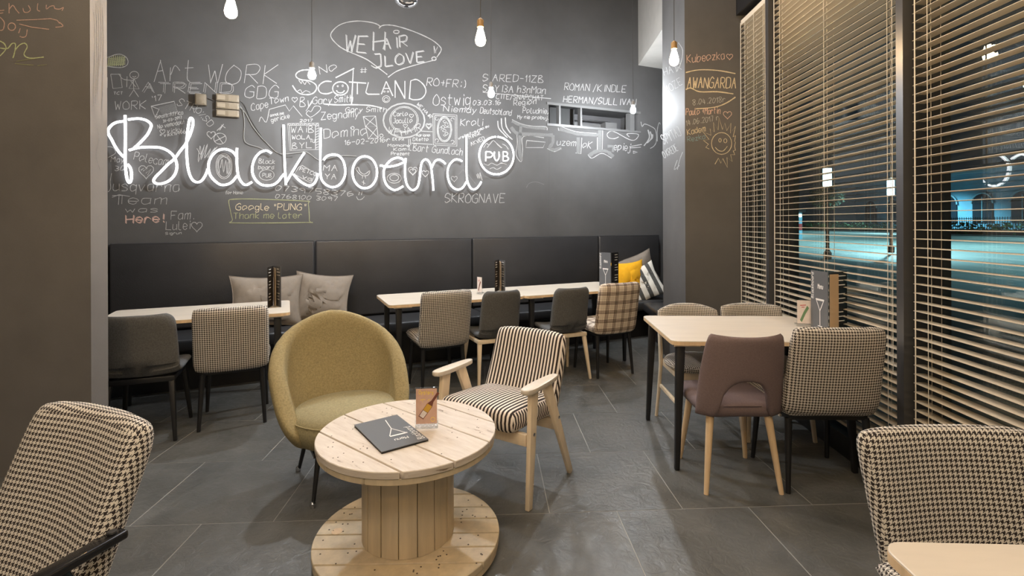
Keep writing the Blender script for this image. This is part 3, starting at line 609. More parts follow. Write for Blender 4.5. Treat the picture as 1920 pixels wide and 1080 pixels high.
# brush lettering on the right of the wall
dr([sm(T7([(180, 640), (290, 690), (420, 715), (560, 725)])), sm(T7([(170, 710), (220, 770), (300, 790), (640, 800)])), sm(T7([(280, 690), (268, 850), (262, 960), (285, 1080)])), sm(T7([(640, 800), (640, 880), (600, 950), (660, 965), (735, 945)])), sm(T7([(715, 730), (850, 770), (1000, 795), (1150, 795)])), T7([(1170, 735), (1165, 960)]), T7([(925, 825), (925, 1005)]), sm(T7([(1045, 1035), (1110, 990), (1190, 975), (1260, 990), (1320, 1045)])), T7([(1255, 925), (1320, 925), (1315, 990)])], 'chalk_dim', 6.0)
dr([sm(T7([(180, 625), (290, 675), (420, 700), (560, 705), (575, 745)])), sm(T7([(235, 800), (240, 900), (225, 1020), (285, 1100), (300, 960), (310, 815), (540, 830)])), T7([(345, 860), (555, 880), (530, 940), (335, 940), (345, 860)]), sm(T7([(575, 950), (660, 985), (735, 945)])), T7([(700, 715), (705, 750)]), sm(T7([(720, 700), (900, 760), (1130, 780)])), T7([(1200, 740), (1195, 960)]), T7([(1140, 825), (1140, 965)]), T7([(895, 1000), (955, 1010), (965, 830)]), sm(T7([(1035, 1020), (1080, 1060), (1190, 1005), (1300, 1060)])), sm(T7([(1380, 820), (1330, 840), (1270, 830), (1250, 790), (1290, 755), (1350, 770), (1500, 850), (1570, 850), (1600, 790), (1475, 785), (1500, 820)])), T7([(1500, 930), (1640, 905)]), T7([(1505, 945), (1630, 935)]), T7([(1545, 980), (1590, 992), (1545, 1005), (1545, 980)])], w=1.5)
dr([sm(T7(l)) for l in ([(20, 640), (30, 720), (90, 790), (130, 830)], [(60, 610), (70, 720), (130, 800), (185, 850)], [(105, 600), (115, 700), (165, 780)], [(1710, 740), (1725, 830), (1665, 920)], [(1735, 760), (1750, 830), (1700, 890)], [(1760, 790), (1760, 830), (1720, 870)])], w=2.6)
dr([sm(T7([(1630, 650), (1645, 705), (1670, 675), (1740, 700), (1795, 745), (1805, 860), (1780, 920), (1735, 950)])), sm(T7([(1815, 870), (1815, 740), (1835, 660), (1850, 680)])), [(905, 173), (1033, 185)]], w=1.5)
dr([sm([(987, 352), (992, 344), (1005, 341), (1020, 346)]), [(860, 327), (868, 318), (880, 330), (892, 345)]], 'chalk_dim', 1.2)

# column and partition chalk
cfn = lambda x, y: hit(x, y, bv, 4.7735 - .0015)
cl_c = 1.412 - .0015
def lfn(x, y):
    return hit(x, y, av, cl_c)
for a in [("Kubeozka", 1288, 118, 1358, 111, 15, 'chalk_pink'), ("AWANGARDA", 1288, 165, 1379, 165, 20, 'chalk_cream'), ("8.04.2018r", 1299, 197, 1360, 191, 10, 'chalk'), ("Paulo +Martin", 1286, 216, 1350, 213, 12, 'chalk_pink'), ("14.06.2017 r", 1287, 236, 1348, 225, 10, 'chalk'), ("Kadem", 1289, 253, 1323, 246, 11, 'chalk_cream'), ("Rezka", 1289, 266, 1322, 260, 9, 'chalk_blue')]:
    tx(*a, parent=column, fn=cfn, w=1.25 if a[0] != "AWANGARDA" else 2.0)
dr([heart(1368, 106, 6), heart(1364, 215, 8)], 'chalk_pink', 1.3, column, cfn)
dr([sm([(1286, 136), (1310, 131), (1345, 132), (1379, 138)]), sm([(1286, 168), (1295, 165), (1312, 172), (1345, 172), (1375, 176)]), sm([(1305, 204), (1340, 201), (1362, 193), (1379, 182)])], 'chalk_cream', 2.4, column, cfn)
sun = []
for i in range(17):
    q = math.radians(-200 + i * 19); r0, r1 = 26, 38 + 5 * (i % 3)
    sun += [(1353 + r0 * .95 * math.cos(q), 270 + r0 * 1.05 * math.sin(q)), (1353 + r1 * .8 * math.cos(q + .13), 268 + r1 * math.sin(q + .13))]
sun = [(min(x, 1379), y) for x, y in sun]
dr([sun, ell(1353, 269, 19, 20.5), ell(1350, 263, 2.4, 3.6, 8), ell(1360, 264, 3, 4, 8), sm([(1341, 276), (1347, 282), (1356, 283), (1364, 274)])], 'chalk_cream', 1.4, column, cfn)
for a in [("HAIR", 1246, 142, 1278, 130, 14), ("MOZE", 1250, 176, 1280, 158, 14), ("SPYTAJ", 1246, 272, 1278, 254, 18), ("O KREDE", 1246, 297, 1272, 282, 13)]: tx(*a, parent=column, fn=lfn, w=1.3)
dr([sm([(1272, 80), (1280, 95), (1276, 120), (1268, 135)]), sm([(1280, 285), (1275, 298), (1270, 318)]), sm([(1270, 300), (1264, 318), (1274, 310)])], 'chalk', 1.6, column, lfn)
pfn = lambda x, y: hit(x, y, bv, 2.748 - .0015)
dr([sm([(0, 20), (8, 19)]), [(0, 25), (6, 24)], sm([(17, 6), (17, 25)]), sm([(17, 18), (24, 10), (30, 18), (36, 25)]), sm([(43, 15), (45, 22), (52, 23), (57, 18), (53, 10)]), sm([(71, 6), (70, 18), (75, 21)]), sm([(87, 9), (87, 17), (94, 12), (101, 11), (103, 16), (112, 17), (119, 14), (116, 20)]), sm([(0, 32), (8, 42), (6, 55), (0, 57)]), ell(22, 50, 7, 7), sm([(38, 53), (35, 62)]), sm([(51, 55), (49, 67), (43, 70), (37, 68)]), [(31, 38), (60, 37), (95, 35), (107, 38), (112, 44)], [(36, 45), (60, 51), (92, 55)], sm([(112, 42), (118, 49), (104, 51)])], 'chalk_pink', 2.0, wall_left, pfn)
dr([sm([(0, 77), (8, 82), (11, 92), (0, 105)]), sm([(0, 90), (14, 91), (22, 82), (29, 83), (27, 100), (24, 109)]), sm([(28, 95), (36, 85), (46, 81), (51, 88), (45, 102), (56, 109), (82, 107)])], 'chalk_green', 2.6, wall_left, pfn)
dr([[(30, 115), (50, 112), (66, 110)], [(28, 119), (46, 121), (63, 122)], [(70, 123), (88, 121)]], 'chalk_yellow', 1.6, wall_left, pfn)
lp = lambda x, y: hit(x, y, av, -2.4875 + .0015)
dr([sm([(176 + i * 4, random.uniform(0, 30)), (178 + i * 4, 80), (175 + i * 4, random.uniform(110, 220))]) for i in range(5)] + [sm([(182, 240), (186, 260), (180, 290), (188, 320)])], 'chalk_dim', 1.1, wall_left, lp)

# ================================================================== TABLES
def rrect(w, d, r, n=6):
    p = []
    for cx, cy, a in ((w / 2 - r, d / 2 - r, 0), (-w / 2 + r, d / 2 - r, 90), (-w / 2 + r, -d / 2 + r, 180), (w / 2 - r, -d / 2 + r, 270)):
        for k in range(n + 1): q = math.radians(a + 90 * k / n); p.append((cx + r * math.cos(q), cy + r * math.sin(q)))
    return p
def table(label, loc, rz, w, d, h=.75, inset=(.09, .06), splay=.0):
    t = thing('cafe_table', label, 'table', loc, rz)
    o = MB().prism(rrect(w, d, .045), h - .026, h).build('table_top', 'table_top', t, bev=.002, seg=1)
    MB().prism(rrect(w + .001, d + .001, .045), h - .0255, h - .005).build('edge_band', 'beech', o)
    for sx in (-1, 1):
        for sy in (-1, 1):
            x, y = sx * (w / 2 - inset[0]), sy * (d / 2 - inset[1])
            l = MB().bar((x, y, h - .03), (x + sx * splay, y + sy * splay, 0), .05, .05, .028, .028).build('leg', 'black', t, bev=.006)
            MB().box((x - sx * .03, y - sy * .03, h - .031), (.15, .14, .010)).build('mounting_plate', 'beech_light', l)
    return t
table('pale wooden cafe table at the bench beside the left partition', sc(-.605, 4.59), ANG, 1.25, .68)
table('pale wooden cafe table at the middle of the bench behind the olive armchair', sc(1.395, 4.59), ANG, 1.246, .68)
table('pale wooden cafe table at the right end of the bench by the yellow cushion', sc(2.646, 4.59), ANG, 1.246, .68)
ct = Vector((1.462, 3.275, 0))
table('pale wooden table by the windows with four chairs', ct, TANG, 1.06, .80, splay=.03, inset=(.06, .06))
table('pale table corner in the bottom right foreground', Vector((1.308, .656, 0)), TANG, 1.10, .80)

# ================================================================== CHAIRS
def legs4(t, pts, r0, r1, m, h, n=12, foot=None):
    for tx_, ty, bx_, by in pts:
        l = MB().tube([(tx_, ty, h), (bx_, by, .0)], [r0, r1], n).build('leg', m, t)
        if foot: MB().lathe([(.006, .03), (.014, .024), (.016, .012), (.013, 0)], 10, (bx_, by, 0)).build('foot_cap', foot, l)
def side_chair(label, loc, rz, cloth='houndstooth', legm='black', w=.46, top=.86, taper=.0, frame=None, cloth_seat=None, group=None, lean=.09, bot=.40, flare=0):
    """upholstered chair with a full padded back reaching down to the seat"""
    t = thing('dining_chair', label, 'chair', loc, rz, group)
    hz = (top - bot) / 2
    def fb(u, v):
        z = bot + hz * (1 + v * (1 - .06 * abs(u) ** 8)); ww = w / 2 * (1 - taper * (v + 1) / 2 + flare * (1 - v) / 2) * (1 - .05 * abs(v) ** 10)
        return (u * ww, -.215 - lean * (v + 1) / 2 + .035 * (u * u), z)
    MB().panel(fb, .075, 16, 14, 10).build('backrest', cloth, t, smooth=60)
    def fs(u, v):
        ww = w / 2 * (1 - .04 * abs(v) ** 8) * (1.0 - .06 * (v < 0) * -v)
        return (u * ww, .01 + v * .225 * (1 - .03 * abs(u) ** 8), .445 + .012 * (1 - u * u) * (1 - v * v) + .012 * v)
    MB().panel(fs, .085, 14, 14, 10).build('seat', cloth_seat or cloth, t, smooth=60)
    MB().box((0, 0, .392), (w - .09, .36, .03)).build('seat_frame', frame or legm, t, bev=.004)
    x = w / 2 - .05
    legs4(t, [(s * x, y, s * (x + .02), y + math.copysign(.035, y)) for s in (-1, 1) for y in (-.165, .175)], .019, .012, legm, .385)
    return t
side_chair('fine houndstooth chair with black legs next to the grey chair by the partition', sc(-.355, 4.26), ANG, 'houndstooth', w=.47, top=.86, group='patterned side chairs')
side_chair('houndstooth chair with black legs at the middle bench table, behind the olive armchair', sc(1.19, 4.30), ANG + .04, 'houndstooth', w=.44, top=.88, group='patterned side chairs')
side_chair('brown and cream plaid chair with black legs beside the yellow cushion', sc(2.79, 4.12), ANG, 'plaid', w=.45, top=.88, group='patterned side chairs')
side_chair('wide houndstooth chair with black legs pulled up to the window table', (1.676, 2.865, 0), -.02, 'houndstooth', w=.505, top=.895, taper=.06, group='patterned side chairs', bot=.42)
side_chair('houndstooth chair back behind the foreground table at bottom right', Vector((1.287, 1.252, 0)), pi + .0, 'houndstooth', w=.54, top=.815, lean=.07, group='patterned side chairs', flare=-.16)

def shell_chair(label, loc, rz, legm, frame, group, W_=.225):
    t = thing('dining_chair', label, 'chair', loc, rz, group)
    def fsh(u, v):
        k = (v + 1) / 2                                  # front edge of the seat to the top of the back
        prof = [(.23, .445), (.10, .45), (-.06, .44), (-.165, .455), (-.215, .53), (-.235, .64), (-.262, .76), (-.285, .85)]
        x = k * 7; i = min(6, int(x)); f = x - i
        a = prof[max(0, i - 1)]; b = prof[i]; c = prof[i + 1]; d = prof[min(7, i + 2)]
        g = lambda q: .5 * (2 * b[q] + (c[q] - a[q]) * f + (2 * a[q] - 5 * b[q] + 4 * c[q] - d[q]) * f * f + (3 * b[q] - a[q] - 3 * c[q] + d[q]) * f ** 3)
        ww = W_ - .012 * (k > .5) * (k - .5) * 2; ww *= (1 - .22 * max(0, (k - .86) / .14) ** 3) * (1 - .2 * max(0, (.12 - k) / .12) ** 2)
        return (u * ww, g(0) + (.045 * u * u if k > .5 else .02 * u * u * (k - .1)), g(1) + .018 * u * u * (k < .55))
    MB().panel(fsh, .048, 14, 28, 10).build('upholstered_shell', 'grey_fabric', t, smooth=70)
    fm = frame
    MB().box((0, -.155, .405), (.39, .035, .036)).build('rear_rail', fm, t, bev=.006)
    MB().box((0, .16, .405), (.36, .035, .036)).build('front_rail', fm, t, bev=.006)
    for s in (-1, 1): MB().box((s * .175, 0, .403), (.03, .30, .032)).build('side_rail', fm, t, bev=.006)
    for s in (-1, 1):
        for y in (-.15, .16): MB().bar((s * .172, y, .40), (s * .205, y + math.copysign(.06, y), 0), .036, .034, .022, .022).build('leg', legm, t, bev=.006)
    return t
shell_chair('dark grey shell chair with black legs against the left partition', sc(-.87, 4.18), ANG - .06, 'black', 'black', 'grey shell chairs')
shell_chair('dark grey shell chair on light wooden legs right behind the striped armchair', sc(1.68, 4.25), ANG + .02, 'beech_light', 'beech_light', 'grey shell chairs', .188)
shell_chair('dark grey shell chair on light wooden legs next to the plaid chair', sc(2.33, 4.16), ANG - .02, 'beech_light', 'beech_light', 'grey shell chairs', .188)

def purple():
    t = thing('dining_chair', 'mauve upholstered chair with an arched cut-out in its back', 'chair', (1.212, 2.865, 0), .0)
    def fb(u, v):
        th = u * 1.12; k = (v + 1) / 2
        bot = .40; au = abs(u)
        if au < .50: bot = .40 + .205 * math.sqrt(max(0, 1 - (au / .50) ** 2.6))
        topz = .855 - .012 * (1 - u * u) - .30 * max(0, (au - .80) / .20) ** 2.2
        z = bot + (topz - bot) * k
        rx = .208 + .020 * (1 - (z - .4) / .46); ry = .16
        return (rx * math.sin(th) / math.sin(1.12) , -.06 - ry * math.cos(th) - .075 * (z - .4) / .46, z)
    MB().panel(fb, .036, 36, 12, 14).build('backrest', 'purple_fabric', t, smooth=60)
    def fs(u, v): return (u * .215 * (1 - .10 * abs(v) ** 4), .02 + v * .215 * (1 - .06 * abs(u) ** 6), .43 + .012 * (1 - u * u) * (1 - v * v))
    s = MB().panel(fs, .095, 14, 14, 10).build('seat', 'purple_fabric', t, smooth=60)
    MB().tube([(-.10, -.196, .46), (.0, -.199, .462), (.10, -.196, .46)], .003, 5).build('seam_piping', 'purple_fabric', s)
    legs4(t, [(sx * .155, y, sx * .198, y + math.copysign(.055, y)) for sx in (-1, 1) for y in (-.15, .155)], .021, .0125, 'beech', .395)
purple()

def cafe_chair(label, loc, rz, arch):
    t = thing('dining_chair', label, 'chair', loc, rz, 'wooden framed chairs across the window table')
    def fb(u, v):
        k = (v + 1) / 2; top = .83 - (arch * abs(u) ** 2.4); b = .60 + .02 * abs(u) ** 3
        return (u * .222 * (1 - .03 * abs(v) ** 6), -.235 - .05 * k + .05 * u * u, b + (top - b) * k)
    MB().panel(fb, .045, 16, 10, 9).build('backrest', 'houndstooth_fine', t, smooth=60)
    def fs(u, v):
        r = .235
        return (u * r * math.sqrt(max(0, 1 - .45 * v * v)), .01 + v * .225 * math.sqrt(max(0, 1 - .42 * u * u)), .46 + .01 * (1 - u * u))
    MB().panel(fs, .055, 16, 16, 8).build('seat', 'houndstooth_fine', t, smooth=60)
    fr = MB()
    fr.box((0, .15, .415), (.36, .024, .05)); fr.box((0, -.19, .415), (.36, .024, .05))
    for s in (-1, 1): fr.box((s * .185, -.02, .415), (.022, .36, .05))
    fr.build('seat_frame', 'beech_light', t, bev=.004)
    for s in (-1, 1):
        MB().bar((s * .185, .16, .44), (s * .215, .205, 0), .034, .03, .022, .022).build('leg', 'beech_light', t, bev=.005)
        MB().tube(smoothpts([(s * .222, -.26, 0), (s * .212, -.215, .25), (s * .205, -.20, .44), (s * .20, -.245, .66)], 4), [.012] * 4 + [.014] * 4 + [.016] * 5, 10).build('rear_leg', 'beech_light', t)
        MB().box((s * .205, -.02, .24), (.018, .41, .026)).build('side_stretcher', 'beech_light', t, bev=.004)
cafe_chair('round-topped houndstooth chair with a wooden frame across the window table, nearer the column', (1.285, 3.49, 0), pi, .045)
cafe_chair('flat-topped houndstooth chair with a wooden frame across the window table, nearer the blinds', (1.745, 3.485, 0), pi - .02, .018)

def tub():
    f = Vector((.52, -.854)); rz = math.atan2(-f.x, f.y)
    t = thing('tub_armchair', 'olive mustard tub armchair with thin black legs behind the spool table', 'armchair', (-.945, 2.85, 0), rz)
    A = math.radians(126)
    def fb(u, v):
        th = u * A; k = (v + 1) / 2; au = abs(u)
        top = .895 - .55 * au ** 1.65
        z0 = .27; z = z0 + (top - z0) * k
        r = .235 + (.112 * math.sin(min(1, k * 1.1) * pi / 2)) * (1 - .35 * max(0, au - .6) / .4)
        sq = 1 + .05 * math.cos(4 * th + pi)
        return (r * math.sin(th) * 1.03 * sq, -.02 - r * math.cos(th) * (1.0 if math.cos(th) > 0 else .92) * sq, z)
    MB().panel(fb, lambda u, v: .07 + .03 * abs(u), 44, 18, 10).build('shell', 'olive_fabric', t, smooth=70)
    mb = MB()
    mb.lathe([(.18, .25), (.27, .27), (.300, .33), (.298, .39), (.26, .425), (.13, .44), (.01, .443)], 36)
    mb.v = [(x * .98, y * (1.03 if y > 0 else .8) + .01, z) for x, y, z in mb.v]
    mb.build('seat', 'olive_pad', t, smooth=60)
    mb = MB(); mb.tube([(.298 * .98 * math.cos(q), .298 * math.sin(q) * (1.03 if math.sin(q) > 0 else .8) + .01, .392) for q in [2 * pi * i / 40 for i in range(40)]], .004, 6, True); mb.build('seam_piping', 'olive_fabric', t)
    MB().box((0, 0, .245), (.40, .40, .02)).build('base_plate', 'black', t)
    legs4(t, [(s * .17, y, s * .21, y + math.copysign(.06, y)) for s in (-1, 1) for y in (-.16, .165)], .015, .009, 'black', .24, foot='steel')
tub()

def easy_chair(label, loc, fdir, cloth, wood, woodtop, armz=.59, back=None, top=.80, armlen=(.24, -.09), w=.50, bolts='steel', rec=.17):
    rz = math.atan2(-fdir[0], fdir[1])
    t = thing('easy_chair', label, 'armchair', loc, rz)
    def fb(u, v):
        k = (v + 1) / 2; z = .345 + (top - .345) * k * (1 - .035 * abs(u) ** 6)
        return (u * w / 2 * (1 - .06 * abs(v) ** 8) * (1 + .04 * (1 - k)), -.165 - rec * k - .012 * math.sin(k * pi) + .03 * u * u, z)
    MB().panel(fb, .085, 16, 14, 10).build('backrest', cloth, t, smooth=60)
    def fs(u, v):
        return (u * w / 2 * (1 - .02 * abs(v) ** 8), .045 + v * .245 * (1 - .05 * abs(u) ** 6), .385 + .045 * (v + 1) / 2 + .02 * (1 - u * u) * (1 - v * v))
    MB().panel(fs, .115, 18, 18, 18).build('seat', cloth, t, smooth=60)
    for y, z in ((.20, .335), (-.14, .30)): MB().box((0, y, z), (w + .06, .03, .06)).build('cross_rail', wood, t, bev=.004)
    X = w / 2 + .045
    for s in (-1, 1):
        fl = MB().bar((s * X, .165, armz - .01), (s * (X + .005), .222, 0), .026, .072, .024, .040, side=(1, 0, 0)).build('front_leg', wood, t, bev=.005)
        rl = MB().bar((s * X, .03, armz - .01), (s * (X + .005), -.24, 0), .026, .070, .024, .036, side=(1, 0, 0)).build('rear_leg', wood, t, bev=.005)
        MB().lathe([(.0, .0), (.009, .001), (.009, .004), (.004, .007)], 12).build('bolt', bolts, fl).matrix_local = Matrix.Translation((s * (X + .014), .185, .365)) @ Matrix.Rotation(s * pi / 2, 4, 'Y')
        MB().lathe([(.0, .0), (.009, .001), (.009, .004), (.004, .007)], 12).build('bolt', bolts, rl).matrix_local = Matrix.Translation((s * (X + .014), -.085, .365)) @ Matrix.Rotation(s * pi / 2, 4, 'Y')
        y0, y1 = armlen; n = 16; out = []
        for k in range(n):
            q = 2 * pi * k / n; cx = math.copysign(abs(math.cos(q)) ** .6, math.cos(q)); sy = math.copysign(abs(math.sin(q)) ** .75, math.sin(q))
            yy = (y0 + y1) / 2 + sy * (y0 - y1) / 2; wd = .030 + .012 * (yy - y1) / (y0 - y1); out.append((s * X + cx * wd, yy))
        MB().prism(out, armz - .012, armz + .014).build('armrest', woodtop, t, bev=.006)
    return t
easy_chair('black and white striped wooden easy chair at the spool table', (-.05, 2.868, 0), (-.54, -.84), 'ticking', 'beech_light', 'table_top', top=.775, armlen=(.26, -.08), w=.49)

def left_chair():
    fd = Vector((-.37, -.93)).normalized()
    loc = Vector((-1.275, 1.55, 0)) + Vector((fd.x, fd.y, 0)) * .30
    rz = math.atan2(-fd.x, fd.y)
    t = thing('easy_chair', 'houndstooth easy chair with black arms in the bottom left foreground', 'armchair', loc, rz)
    def fb(u, v):
        k = (v + 1) / 2; z = .36 + (.865 - .36) * k * (1 - .03 * abs(u) ** 6)
        return (u * .265 * (1 - .05 * abs(v) ** 8), -.13 - .20 * k + .035 * u * u, z)
    MB().panel(fb, .09, 16, 14, 10).build('backrest', 'houndstooth', t, smooth=60)
    def fs(u, v): return (u * .245, .08 + v * .245, .39 + .03 * (v + 1) / 2 + .02 * (1 - u * u) * (1 - v * v))
    MB().panel(fs, .105, 16, 16, 10).build('seat', 'houndstooth', t, smooth=60)
    for s in (-1, 1):
        a = MB().bar((s * .275, .30, .575), (s * .275, -.215, .60), .045, .024).build('armrest', 'black_gloss', t, bev=.008, seg=3)
        MB().lathe([(.0, 0), (.011, .001), (.011, .006), (.004, .008)], 12).build('bolt', 'frame_metal', a).matrix_local = Matrix.Translation((s * .275, -.185, .612))
        MB().bar((s * .275, .24, .56), (s * .29, .30, 0), .03, .05, .026, .03).build('front_leg', 'black_gloss', t, bev=.006)
        MB().bar((s * .275, -.06, .58), (s * .29, -.28, 0), .03, .05, .026, .03).build('rear_leg', 'black_gloss', t, bev=.006)
    for y in (.22, -.10): MB().box((0, y, .32), (.55, .03, .05)).build('cross_rail', 'black_gloss', t, bev=.004)
left_chair()

# ================================================================== SPOOL TABLE
def clip_strip(r, lo, hi, n=22):
    """outline of the part of a disc of radius r with lo < y < hi"""
    lo, hi = max(lo, -r + 1e-4), min(hi, r - 1e-4); p = []
    for i in range(n + 1): y = lo + (hi - lo) * i / n; p.append((math.sqrt(r * r - y * y), y))
    for i in range(n + 1): y = hi + (lo - hi) * i / n; p.append((-math.sqrt(r * r - y * y), y))
    return p
def spool():
    t = thing('spool_table', 'whitewashed wooden cable spool used as a low round table', 'table', (-.462, 2.235, 0))
    a1 = math.atan2(-.485, .586)
    def deck(z0, z1, r, cuts, ang, name, m='spool_wood'):
        for i in range(len(cuts) - 1):
            o = MB().prism(clip_strip(r, cuts[i] + .003, cuts[i + 1] - .003), z0, z1).build(name, m, t, bev=.0025, seg=1)
            o.rotation_euler = (0, 0, ang)
    deck(.492, .520, .385, [-.40, -.26, -.08, .133, .30, .40], a1, 'top_plank')
    deck(.466, .4915, .379, [-.40, -.23, -.05, .15, .33, .40], a1 + pi / 2 - .2, 'under_plank', 'stave_wood')
    deck(.045, .072, .400, [-.42, -.33, -.215, -.115, -.018, .09, .185, .30, .42], .02, 'base_plank', 'stave_wood')
    deck(.016, .0445, .396, [-.42, -.21, .0, .21, .42], pi / 2, 'under_plank', 'stave_wood')
    n = 16; r = .197
    for k in range(n):
        q0, q1 = 2 * pi * (k + .012 + .004 * (k % 3)) / n, 2 * pi * (k + .985) / n; rr = r + random.uniform(-.0035, .0025); out = []
        for j in range(5): q = q0 + (q1 - q0) * j / 4; out.append((rr * math.cos(q), rr * math.sin(q)))
        for j in range(5): q = q1 + (q0 - q1) * j / 4; out.append(((rr - .02) * math.cos(q), (rr - .02) * math.sin(q)))
        MB().prism(out, .0725, .4655).build('stave', 'stave_wood', t, bev=.0015, seg=1)
    MB().lathe([(.165, .0725), (.165, .465)], 24).build('core', 'nail', t)
    nb = MB(); nt_ = MB()
    for i in range(80):
        rr = math.sqrt(random.uniform(.30, .93)); q = random.uniform(0, 2 * pi)
        nb.lathe([(.004, 0), (.0035, .0012)], 6, (rr * .40 * math.cos(q), rr * .40 * math.sin(q), .0718))
    for i in range(40):
        rr = math.sqrt(random.uniform(.25, .93)); q = random.uniform(0, 2 * pi)
        nt_.lathe([(.003, 0), (.0027, .001)], 6, (rr * .385 * math.cos(q), rr * .385 * math.sin(q), .5198))
    for m_ in (nb, nt_): tag(m_.build('nail_head', 'nail', t), kind='stuff')
    MB().lathe([(.024, 0), (.024, .0012)], 20, (-.315, .0, .0718)).build('knot_hole', 'beech', t)
    MB().lathe([(.022, 0), (.022, .0012)], 20, (.035, -.07, .5196)).build('axle_hole', 'beech', t)
    for x, y in ((.05, .125), (-.10, .17)):
        o = MB().lathe([(.014, 0), (.014, .004), (.008, .006)], 6, (x, y, .5199)).build('bolt_head', 'spool_wood', t)
spool()

# ================================================================== MENUS AND CARDS
def plane_fn(o, ex, ey): return lambda x, y: Vector(o) + Vector(ex) * x + Vector(ey) * y
def cover_print(parent, fn, W_, H_):
    """cocktail glass and lettering on a menu cover, x right, y up, in metres"""
    g = [[(.30 * W_, .52 * H_), (.80 * W_, .52 * H_)], [(.32 * W_, .52 * H_), (.55 * W_, .33 * H_)], [(.78 * W_, .52 * H_), (.55 * W_, .33 * H_)], [(.55 * W_, .33 * H_), (.55 * W_, .08 * H_)], [(.42 * W_, .07 * H_), (.68 * W_, .07 * H_)]]
    ribbons(g, .0045, fn, 0).build('glass_drawing', 'print_white', parent, smooth=0, weld=False)
    ribbons([[(.32 * W_, .515 * H_), (.78 * W_, .515 * H_)]], .012, fn, 0).build('glass_drawing', 'print_white', parent, smooth=0, weld=False)
    l = write('Blackboard', 0, 0, .44 * H_, 0, .022, .1, .1); l = [[(.17 * W_ + y, .52 * H_ + x) for x, y in pl] for pl in l]
    ribbons(l, .0030, fn, 0).build('lettering', 'print_white', parent, smooth=0, weld=False)
    l = write('Menu', 0, 0, .30 * W_, 0, .030, .1, .1); l = [[(.42 * W_ + x, .70 * H_ - y) for x, y in pl] for pl in l]
    ribbons(l, .0030, fn, 0).build('lettering', 'print_white', parent, smooth=0, weld=False)
def menu(label, loc, rz, half=.28, H_=.31, W_=.155, kraft=True, outer=False, strip=False):
    """folded menu standing on edge; spine at the origin, covers opening towards +y"""
    t = thing('standing_menu', label, 'menu', loc, rz, 'standing menus')
    for s, m in ((-1, 'menu_grey'), (1, 'menu_black')):
        R = Matrix.Rotation(s * -half, 3, 'Z'); d = R @ Vector((0, 1, 0)); n_ = R @ Vector((s, 0, 0))
        c = MB().bar(Vector((s * .003, 0, H_ / 2)), Vector((s * .003, 0, H_ / 2)) + d * W_, .003, H_, side=(1, 0, 0)).build('cover', m, t)
        out = Vector((s * .003, 0, 0)) + n_ * .0025
        if s == -1: cover_print(c, (lambda x, y: out + d * (W_ - x) + Vector((0, 0, y))), W_, H_)
        inn = Vector((s * .003, 0, 0)) + n_ * (.0025 if outer else -.0025)
        if outer and s == -1: continue
        if strip: MB().bar(Vector((s * .003, 0, H_ * .49)) + n_ * .004, Vector((s * .003, 0, H_ * .49)) + n_ * .012 + d * W_ * .42, .0012, H_ * .95, side=(1, 0, 0)).build('page', 'menu_kraft', t)
        li = []
        for k in range(11):
            z = H_ * (.93 - .075 * k)
            if k % 4 != 3: li.append([(.45 * W_, z), (random.uniform(.75, .92) * W_, z)])
        ribbons(li, .006, (lambda x, y: inn + d * x + Vector((0, 0, y))), 0).build('price_lines', 'print_white', c, smooth=0, weld=False)['kind'] = 'stuff'
    if kraft:
        mb = MB()
        R = Matrix.Rotation(half * .25, 3, 'Z'); d = R @ Vector((0, 1, 0)); mb.bar((0, .004, H_ * .49), Vector((0, .004, H_ * .49)) + d * W_ * .9, .0015, H_ * .94)
        mb.build('pages', 'menu_kraft', t)
    return t
def on_table(px, py, z=.75): return floorpt(px, py, z)
menu('closed looking black menu standing on the left bench table before the cushions', on_table(513, 572), -2.66, half=.30, H_=.33)
menu('black menu with kraft pages standing on the middle bench table, behind the dark grey chair', on_table(936, 544), pi + .08, half=.31)
menu('grey menu with a white cocktail glass standing on the right bench table', on_table(1146, 538), .0, half=.67, kraft=False, H_=.36, W_=.16, outer=True)
menu('grey menu with a white cocktail glass standing on the window table', on_table(1554, 624), -.56, half=.62, H_=.37, W_=.16, kraft=False, outer=True, strip=True)
# the menu lying on the spool table
P = [floorpt(x, y, .524) for x, y in ((664, 797), (745, 782), (806, 826), (713, 849))]
mc = sum(P, Vector()) / 4; ex = ((P[3] - P[0]) + (P[2] - P[1])).normalized(); ey = Vector((-ex.y, ex.x, 0)); ex.z = 0
mw, mh = ((P[3] - P[0]).length + (P[2] - P[1]).length) / 2, ((P[1] - P[0]).length + (P[2] - P[3]).length) / 2
t = thing('menu_booklet', 'dark grey menu booklet lying on the spool table', 'menu', (mc.x, mc.y, .5212), math.atan2(ex.y, ex.x))
MB().box((0, 0, .0012), (mw, mh, .0024)).build('cover', 'menu_black', t)
MB().box((.006, .002, .0045), (mw - .02, mh - .012, .003)).build('pages', 'print_white', t)
c = MB().box((0, 0, .0075), (mw, mh, .0024), Matrix.Rotation(.006, 3, 'Y')).build('cover', 'menu_grey', t)
fn = lambda x, y: Vector((x - mw / 2, y - mh / 2, .0095))
ribbons([[(.08 * mw, .66 * mh), (.42 * mw, .58 * mh)], [(.42 * mw, .58 * mh), (.64 * mw, .40 * mh)], [(.42 * mw, .58 * mh), (.66 * mw, .76 * mh)]], .004, fn, 0).build('glass_drawing', 'print_white', c, smooth=0, weld=False)
ribbons([[(.65 * mw, .40 * mh), (.66 * mw, .78 * mh)]], .011, fn, 0).build('glass_drawing', 'print_white', c, smooth=0, weld=False)
l = write('Menu', 0, 0, .28 * mh, 0, .022, .1, .1); ribbons([[(.76 * mw - y, .70 * mh - x) for x, y in pl] for pl in l], .003, fn, 0).build('lettering', 'print_white', c, smooth=0, weld=False)
